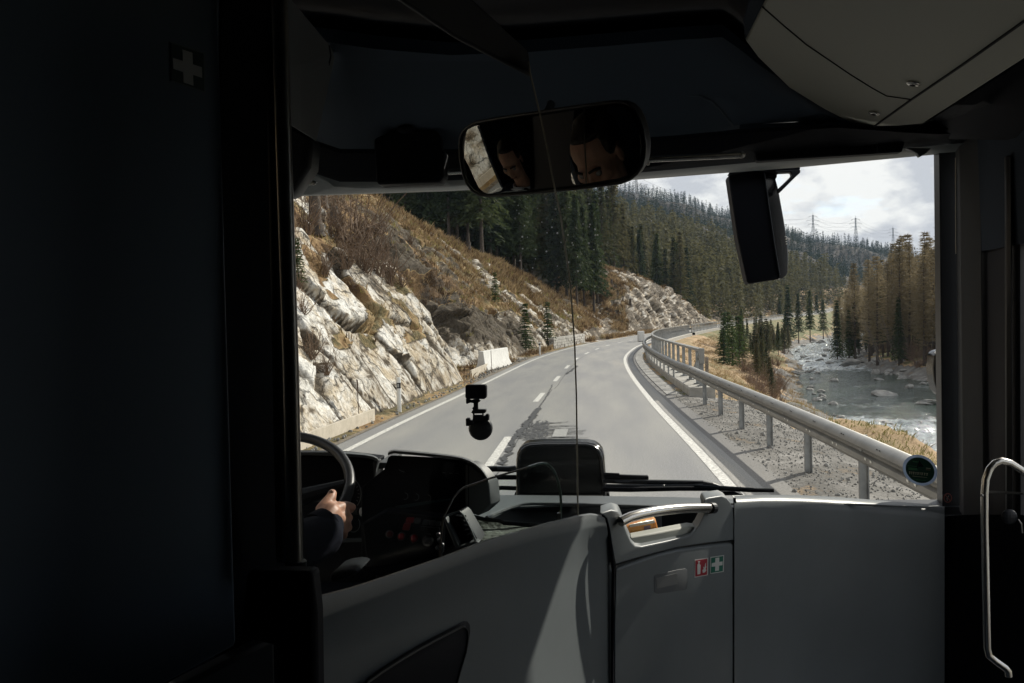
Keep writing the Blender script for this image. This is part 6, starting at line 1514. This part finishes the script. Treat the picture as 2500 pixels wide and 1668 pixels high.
# convex piece: bulged grid clipped to the outline rows
pl_ = [zm(*q) for q in gL]
ys_ = sorted(q[1] for q in pl_); y0_, y1_ = ys_[0], ys_[-1]
def span(y):
    xs = []
    for (ax, ay), (bx, by) in zip(pl_, pl_[1:] + pl_[:1]):
        if (ay - y) * (by - y) < 0: xs.append(ax + (bx - ax) * (y - ay) / (by - ay))
    return (min(xs), max(xs)) if len(xs) >= 2 else None
rowsM = []; RC = 1.1
for k in range(25):
    y = y0_ + .5 + (y1_ - y0_ - 1) * k / 24; sp_ = span(y)
    if not sp_: continue
    row = []
    for j in range(17):
        x = sp_[0] + (sp_[1] - sp_[0]) * j / 16; p = mpt(x, y, 0, nL, cL); rad_ = (p - mpt(*zm(620, 720), 0, nL, cL)).length
        row.append(p + nL * (.010 - rad_ ** 2 / (2 * RC)))
    rowsM.append(row)
MB().loft(rowsM).build('convex_glass', MM, im, smooth=True)
MB().tube([S(1330, 300, 1.9), S(1345, 255, 2.3)], .012, 8).build('arm', P_SATIN, im)

# ---- exterior mirror hanging at the right
em = thing('exterior_mirror', 'tall black exterior mirror housing hanging in front of the windscreen at the right', 'mirror', S(1850, 560, 3.4))
fa_ = [(190, 160), (200, 130), (225, 118), (500, 45), (605, 40), (612, 90), (680, 560), (740, 980), (800, 1330), (795, 1380), (440, 1435), (418, 1425), (405, 1385), (300, 900), (240, 500)]
quad('mirror_back', [S(*ze(x, y), 3.35) for x, y in fa_], (.0, .09, 0), P_BLACK, em, .006)
fb = [(606, 36), (740, 72), (775, 110), (768, 165), (752, 180), (785, 300), (850, 660), (895, 960), (906, 1120), (900, 1290), (888, 1330), (830, 1378), (800, 1376), (740, 980), (680, 560), (612, 90)]
quad('mirror_cheek', [S(*ze(x, y), 3.36 if i < 12 else 3.345) for i, (x, y) in enumerate(fb)], (.0, .12, 0), P_GLOSS, em, .006)
MB().tube([S(*ze(x, y), 3.345) for x, y in [(612, 90), (680, 560), (740, 980), (800, 1330)]], .003, 6).build('edge_bead', P_SATIN, em)
for y in (872, 902, 931, 961):
    MB().ball(S(*ze(873 + (y - 872) * .12, y), 3.34), .0028, 8, 6, (1.3, 1, .8)).build('reflector_dot', REFL, em)
quad('bracket', [S(*ze(x, y), 3.3) for x, y in [(745, 84), (940, 70), (1050, 68), (1052, 104), (990, 160), (800, 350), (786, 300), (900, 190), (948, 140), (950, 112), (935, 100), (800, 108), (770, 120)]], (0, .04, 0), P_SATIN, em, .006)
quad('mounting', [S(*ze(x, y), 3.3) for x, y in [(190, 128), (230, 60), (700, 0), (1050, 30), (1050, 75), (740, 84), (500, 60)]], (0, .05, 0), P_BLACK, em, .006)
e2 = thing('exterior_mirror', 'edge of the second black exterior mirror peeping out beside the right pillar', 'mirror', S(2290, 910, 3.2))
quad('mirror_shell', [S(x, y, 3.2) for x, y in [(2282, 866), (2290, 858), (2300, 855), (2330, 855), (2330, 972), (2300, 968), (2288, 952), (2282, 930), (2279, 900)]], (0, .08, 0), P_GLOSS, e2, .010, bseg=4)
MB().tube([S(2283, 862, 3.18), S(2290, 856, 3.18), S(2302, 853, 3.18)], .004, 8).build('chrome_tip', P_CHROME, e2, smooth=True)

# ---- action camera on its suction mount
ac = thing('action_camera', 'small black action camera on a suction cup mount stuck to the windscreen', 'camera', S(*zk(640, 1080), 2.9))
def K(pl, d, th, nm, m, parent, bv=.002): return quad(nm, [S(*zk(x, y), d) for x, y in pl], (0, th, 0), m, parent, bv)
K([(312, 200), (322, 182), (345, 175), (720, 172), (748, 184), (757, 215), (757, 420), (748, 455), (715, 478), (345, 475), (318, 455), (310, 420)], 2.78, .03, 'camera_body', P_BLACK, ac, .004)
K([(325, 470), (385, 482), (440, 500), (485, 486), (585, 484), (600, 492), (632, 520), (598, 545), (575, 562), (485, 562), (420, 552), (375, 572), (345, 578), (328, 565)], 2.79, .02, 'clamp', P_BLACK, ac, .001)
K([(485, 560), (578, 560), (580, 700), (480, 700), (455, 680), (475, 650), (490, 630)], 2.79, .015, 'neck', P_BLACK, ac, .001)
K([(470, 700), (580, 700), (590, 696), (752, 700), (740, 770), (690, 785), (470, 785), (434, 766)], 2.79, .025, 'hinge', P_SATIN, ac, .002)
K([(475, 822), (690, 822), (690, 838), (735, 838), (745, 800), (795, 800), (812, 835), (808, 935), (470, 935), (470, 860)], 2.79, .025, 'hinge', P_BLACK, ac, .002)
K([(475, 784), (495, 784), (495, 824), (475, 824)], 2.79, .02, 'hinge', P_BLACK, ac, 0); K([(672, 784), (690, 784), (690, 824), (672, 824)], 2.79, .02, 'hinge', P_BLACK, ac, 0)
K([(320, 900), (335, 885), (395, 888), (405, 930), (480, 930), (480, 1000), (390, 1050), (325, 1050)], 2.79, .025, 'knob', P_BLACK, ac, .002)
cc = S(*zk(640, 1095), 2.82)
rows = []
nc = (CL - cc).normalized(); Rk = nc.to_track_quat('Z', 'Y').to_matrix()
for rr_, hh in [(.0415, -.03), (.0415, -.012), (.036, 0), (.02, .006), (.0005, .007)]:
    rows.append([cc + Rk @ Vector((rr_ * math.cos(a * .2618), rr_ * math.sin(a * .2618), hh)) for a in range(24)])
MB().loft(rows, True).build('suction_cup', P_SATIN, ac, smooth=True)

def trl(name, c):
    m = pm(name, c, .5); t = m.node_tree
    if 'tl' not in t.nodes:
        b = t.nodes['Principled BSDF']; a = N(t, 'ShaderNodeBsdfTranslucent'); a.name = 'tl'; a.inputs[0].default_value = (*c, 1); x = N(t, 'ShaderNodeMixShader'); x.inputs[0].default_value = .7
        t.links.new(b.outputs[0], x.inputs[1]); t.links.new(a.outputs[0], x.inputs[2]); t.links.new(x.outputs[0], t.nodes['Material Output'].inputs[0])
    return m
# ---- stickers on the glass
es = thing('emission_sticker', 'round green emission sticker with pale ring at the lower right of the windscreen', 'sticker', S(*zs(695, 610), 2.74))
cs = S(*zs(690, 608), 2.74); ex_ = (S(*zs(1130, 640), 2.74) - cs); ey_ = (S(*zs(650, 215), 2.74) - cs)
def disc(k, off, n=40): return [cs + ex_ * k * math.cos(2 * math.pi * a / n) + ey_ * k * math.sin(2 * math.pi * a / n) + Vector((0, -off, 0)) for a in range(n)]
m_ = MB().loft([disc(1.0, 0), disc(.83, 0)], True); m_.build('ring', trl('sticker_ring', (.60, .68, .80)), es, solid=.0008)
MB().prism(disc(.83, .0003), (0, .0006, 0)).build('face', trl('sticker_green', (.03, .10, .07)), es)
def sq(pl, m, nm): MB().prism([S(*zs(x, y), 2.735) for x, y in pl], (0, .0006, 0)).build(nm, m, es)
GB = trl('sticker_bright', (.12, .38, .18)); CRM = trl('sticker_cream', (.85, .78, .64))
sq([(395, 535), (625, 560), (625, 615), (395, 600)], GB, 'green_bar')
sq([(370, 488), (620, 510), (620, 520), (370, 500)], GB, 'green_line')
x = 408
for i in range(9):
    w_ = [52, 40, 58, 44, 60, 36, 66, 54, 62][i]; y = 640 + (x - 408) * .09
    sq([(x, y), (x + w_ * .8, y + 4), (x + w_ * .8, y + 20), (x + w_ * .45, y + 40), (x + w_ * .82, y + 60), (x + 4, y + 66), (x + w_ * .3, y + 36)], CRM, 'lettering'); x += w_ * 1.03 + 2
sq([(505, 365), (632, 385), (630, 415), (505, 400)], GB, 'lettering'); sq([(650, 365), (662, 366), (655, 425), (645, 424)], GB, 'lettering')
sq([(845, 545), (965, 560), (960, 578), (840, 562)], CRM, 'lettering'); sq([(840, 585), (960, 600), (955, 615), (840, 602)], trl('sticker_pink', (.5, .28, .22)), 'lettering')
sq([(500, 752), (870, 792), (868, 800), (500, 762)], CRM, 'lettering'); sq([(520, 830), (700, 850), (700, 858), (520, 838)], GB, 'lettering'); sq([(600, 856), (850, 872), (850, 880), (600, 864)], GB, 'lettering')
sq([(660, 345), (700, 400), (775, 500), (770, 530), (640, 520), (615, 600), (610, 530), (640, 440)], P_BLACK, 'tree_symbol')
ns = thing('no_sign', 'tiny round red prohibition sticker on the black right pillar', 'sign', S(2314, 1216, 2.80))
MB().tube([S(2314 + 9.2 * math.cos(a * .3927), 1216 + 10.5 * math.sin(a * .3927), 2.835) for a in range(17)], .0017, 6).build('ring', pm('dull_red', (.22, .05, .04), .5), ns, smooth=True)
MB().tube([S(2308, 1209, 2.835), S(2320, 1223, 2.835)], .0014, 5).build('bar', pm('dull_red', (.22, .05, .04), .5), ns)
MB().tube([S(2317, 1210, 2.837), S(2312, 1217, 2.837), S(2313, 1223, 2.837)], .0012, 5).build('symbol', pm('dim_white', (.25, .25, .25), .5), ns)
# ================================================================== the driver
SKIN = pm('skin', (.58, .32, .22), .48, var=.14, vscale=28, bump=.25, bscale=160, bdist=.0015, spec=.35)
SKIN.node_tree.nodes['Principled BSDF'].inputs['Subsurface Weight'].default_value = .08
SKIN.node_tree.nodes['Principled BSDF'].inputs['Subsurface Radius'].default_value = (.01, .004, .002)
NAVY = pm('navy_sleeve', (.008, .010, .018), .9, spec=.1, bump=.4, bscale=40, bdist=.004); SHIRT = pm('white_shirt', (.62, .63, .66), .8)
HAIR = pm('dark_hair', (.022, .016, .012), .6, bump=.6, bscale=120, bdist=.004)
def capsule(bm, p0, r0, p1, r1, seg=14):
    p0, p1 = Vector(p0), Vector(p1); d = p1 - p0; L = max(d.length, 1e-5); R = d.to_track_quat('Z', 'Y').to_matrix()
    rows = []; n = 5
    for i in range(n + 1):
        a = math.pi / 2 * (1 - i / n); rows.append((r0 * math.cos(a) + 1e-5, -r0 * math.sin(a)))
    for i in range(1, 6): rows.append((r0 + (r1 - r0) * i / 6, L * i / 6))
    for i in range(n + 1):
        a = math.pi / 2 * i / n; rows.append((r1 * math.cos(a) + 1e-5, L + r1 * math.sin(a)))
    mb = MB().loft([[p0 + R @ Vector((rr * math.cos(6.2832 * k / seg), rr * math.sin(6.2832 * k / seg), z)) for k in range(seg)] for rr, z in rows], True)
    m = len(mb.v); mb.f.append(tuple(range(seg))); mb.f.append(tuple(range(m - seg, m)))
    bm.add(mb.v, mb.f)
def remeshed(name, mb, mat, parent, voxel, smooth_it=6):
    o = mb.build(name, mat, parent)
    r = o.modifiers.new('r', 'REMESH'); r.mode = 'VOXEL'; r.voxel_size = voxel; r.use_smooth_shade = True
    s = o.modifiers.new('s', 'SMOOTH'); s.iterations = smooth_it; s.factor = .5
    bpy.context.view_layer.update()
    me = bpy.data.meshes.new_from_object(o.evaluated_get(bpy.context.evaluated_depsgraph_get()))
    o.modifiers.clear(); o.data = me
    if not me.materials: me.materials.append(mat)
    me.shade_smooth()
    return o
pr = thing('person', 'driver in a dark navy jacket with white collar, right hand on the wheel rim', 'person', H - Vector((0, 0, .75)))
# torso and arm: one surface
body = MB()
N0 = H + Vector((.0, -.02, -.17))
capsule(body, H + Vector((0, 0, -.75)), .17, H + Vector((0, .0, -.45)), .165); capsule(body, H + Vector((-.17, 0, -.30)), .085, H + Vector((.17, 0, -.30)), .085); capsule(body, H + Vector((-.08, -.02, -.42)), .15, H + Vector((.08, -.02, -.42)), .15)
sh_r = H + Vector((.20, 0, -.31)); el_r = S(640, 1370, 1.72); wr = S(*zh(385, 960), 2.02)
capsule(body, sh_r, .075, el_r, .062); capsule(body, el_r, .062, S(*zh(330, 1060), 1.88), .052); capsule(body, S(*zh(330, 1060), 1.88), .052, S(*zh(385, 965), 1.915), .042)
sh_l = H + Vector((-.20, 0, -.31)); capsule(body, sh_l, .075, H + Vector((-.28, .2, -.55)), .058); capsule(body, H + Vector((-.28, .2, -.55)), .058, H + Vector((-.22, .45, -.48)), .045)
remeshed('jacket', body, NAVY, pr, .012, 5)
# head: one surface with nose, brow, ears, chin
face = Vector((.55, .80, -.28)).normalized()          # looks ahead and down, turned a little to the right
fz = Vector((0, 0, 1)); fx_ = face.cross(fz).normalized(); fu = fx_.cross(face).normalized()
def hp_(x, y, z): return H + fx_ * x + face * y + fu * z
hd_ = MB()
def blob(x, y, z, r, sc=(1, 1, 1)):
    Rm = Matrix((fx_, face, fu)).transposed(); hd_.ball(hp_(x, y, z), r, 18, 12, sc, Rm)
blob(0, -.015, .035, .085, (.90, 1.10, 1.0)); blob(0, .025, -.02, .070, (.92, .95, 1.15)); blob(0, .052, -.085, .030, (1.1, .9, .9)); blob(-.035, .03, -.065, .030); blob(.035, .03, -.065, .030)
blob(0, .080, .012, .016, (2.6, .8, .7)); capsule(hd_, hp_(0, .088, .004), .008, hp_(0, .104, -.032), .013); blob(-.013, .095, -.036, .009); blob(.013, .095, -.036, .009)
blob(0, .083, -.060, .013, (1.8, .7, .55)); blob(0, .080, -.072, .012, (1.6, .8, .6)); blob(-.040, .058, -.025, .024); blob(.040, .058, -.025, .024)
for s_ in (-1, 1): blob(s_ * .078, -.008, -.010, .022, (.35, .8, 1.35))
capsule(hd_, hp_(0, -.02, -.06), .052, N0 + Vector((0, -.01, -.06)), .055)
remeshed('head', hd_, SKIN, pr, .0045, 3)
hr_ = MB(); 
def hb_(x, y, z, r, sc=(1, 1, 1)):
    Rm = Matrix((fx_, face, fu)).transposed(); hr_.ball(hp_(x, y, z), r, 16, 12, sc, Rm)
hb_(0, -.038, .056, .086, (.94, 1.04, .95)); hb_(0, .022, .104, .032, (1.7, 1, .6)); hb_(-.06, .0, .045, .035, (.6, 1, 1.2)); hb_(.06, .0, .045, .035, (.6, 1, 1.2)); hb_(0, -.07, -.01, .055, (1.2, .8, 1.2))
remeshed('hair', hr_, HAIR, pr, .007, 3)
for s_ in (-1, 1):
    MB().ball(hp_(s_ * .031, .077, -.004), .0115, 12, 8).build('eye', pm('eye', (.30, .28, .26), .2), pr, smooth=True)
    MB().tube([hp_(s_ * .012, .097, .016), hp_(s_ * .032, .094, .022), hp_(s_ * .050, .080, .016)], .0045, 6).build('eyebrow', HAIR, pr, smooth=True)
MB().tube([hp_(-.024, .089, -.066), hp_(0, .096, -.066), hp_(.024, .089, -.066)], .0028, 6).build('mouth', pm('lips', (.25, .09, .07), .5), pr, smooth=True)
cl_ = MB()
cl_.loft([[N0 + Vector((.075 * math.cos(a * .3927), .07 * math.sin(a * .3927) , -.02 + .018 * math.sin(a * .3927))) for a in range(17)], [N0 + Vector((.088 * math.cos(a * .3927), .085 * math.sin(a * .3927) + .01, -.075)) for a in range(17)]])
cl_.build('collar', SHIRT, pr, smooth=True, solid=.005)
MB().prism([N0 + Vector(q) for q in [(-.06, .13, -.08), (.06, .13, -.08), (.04, .175, -.20), (0, .18, -.32), (-.04, .175, -.20)]], (0, -.05, 0)).build('shirt_front', SHIRT, pr, bevel=.01)
# right hand: palm, four curled fingers, thumb along the rim
hnd = MB()
def Z(x, y, d): return S(*zh(x, y), d - .10)
capsule(hnd, Z(330, 930, 2.00), .030, Z(400, 850, 2.03), .030)                     # wrist
for a, b, r1_, r2_ in [((385, 850, 2.035), (500, 790, 2.065), .027, .017), ((400, 880, 2.035), (545, 850, 2.07), .026, .016), ((420, 905, 2.03), (560, 925, 2.07), .024, .015), ((430, 935, 2.025), (548, 990, 2.065), .020, .013), ((380, 830, 2.035), (440, 780, 2.06), .024, .015)]:
    capsule(hnd, Z(*a), r1_, Z(*b), r2_)
capsule(hnd, Z(420, 850, 2.02), .018, Z(500, 900, 2.045), .018)
def finger(j, rs):
    for (a, b), (r_a, r_b) in zip(zip(j[:-1], j[1:]), zip(rs[:-1], rs[1:])): capsule(hnd, Z(*a), r_a, Z(*b), r_b, 12)
finger([(500, 790, 2.06), (560, 762, 2.085), (622, 778, 2.10), (610, 800, 2.135), (560, 800, 2.15)], [.0135, .0115, .0105, .0098, .0085])
finger([(545, 850, 2.065), (590, 880, 2.088), (575, 885, 2.125), (530, 870, 2.145)], [.0125, .0112, .0100, .0085])
finger([(560, 925, 2.065), (588, 972, 2.085), (570, 975, 2.12), (525, 950, 2.14)], [.0118, .0105, .0095, .0080])
finger([(548, 990, 2.06), (548, 1050, 2.075), (535, 1062, 2.105), (500, 1030, 2.12)], [.0102, .0090, .0082, .0070])
# thumb: rises from the web beside the rim
finger([(350, 800, 2.03), (385, 740, 2.045), (420, 690, 2.06), (436, 648, 2.075)], [.0185, .0150, .0130, .0110])
remeshed('hand', hnd, SKIN, pr, .0030, 3)
nl = MB().ball(Z(425, 640, 2.062), .0068, 10, 6, (.9, .5, 1.1)); nl.build('thumb_nail', pm('nail', (.56, .36, .28), .3), pr, smooth=True)
# cuff
MB().tube([Z(300, 1010, 1.985), Z(350, 965, 2.0), Z(392, 930, 2.012)], [.046, .043, .040], 20).build('sleeve_cuff', NAVY, pr, smooth=True)

# ------------------------------------------------------------------ air
hz = MB().box((60, 700, 110), (2600, 1800, 250)).build('haze', None)
m = bpy.data.materials.new('haze_air'); m.use_nodes = True; t = m.node_tree; t.nodes.clear()
o_ = N(t, 'ShaderNodeOutputMaterial'); v_ = N(t, 'ShaderNodeVolumePrincipled'); v_.inputs['Density'].default_value = .00010; v_.inputs['Color'].default_value = (.62, .78, 1, 1); v_.inputs['Anisotropy'].default_value = 0
t.links.new(v_.outputs[0], o_.inputs['Volume']); hz.data.materials.append(m); props(hz, 'thin pale air between the camera and the far mountain', 'haze', None, 'stuff')
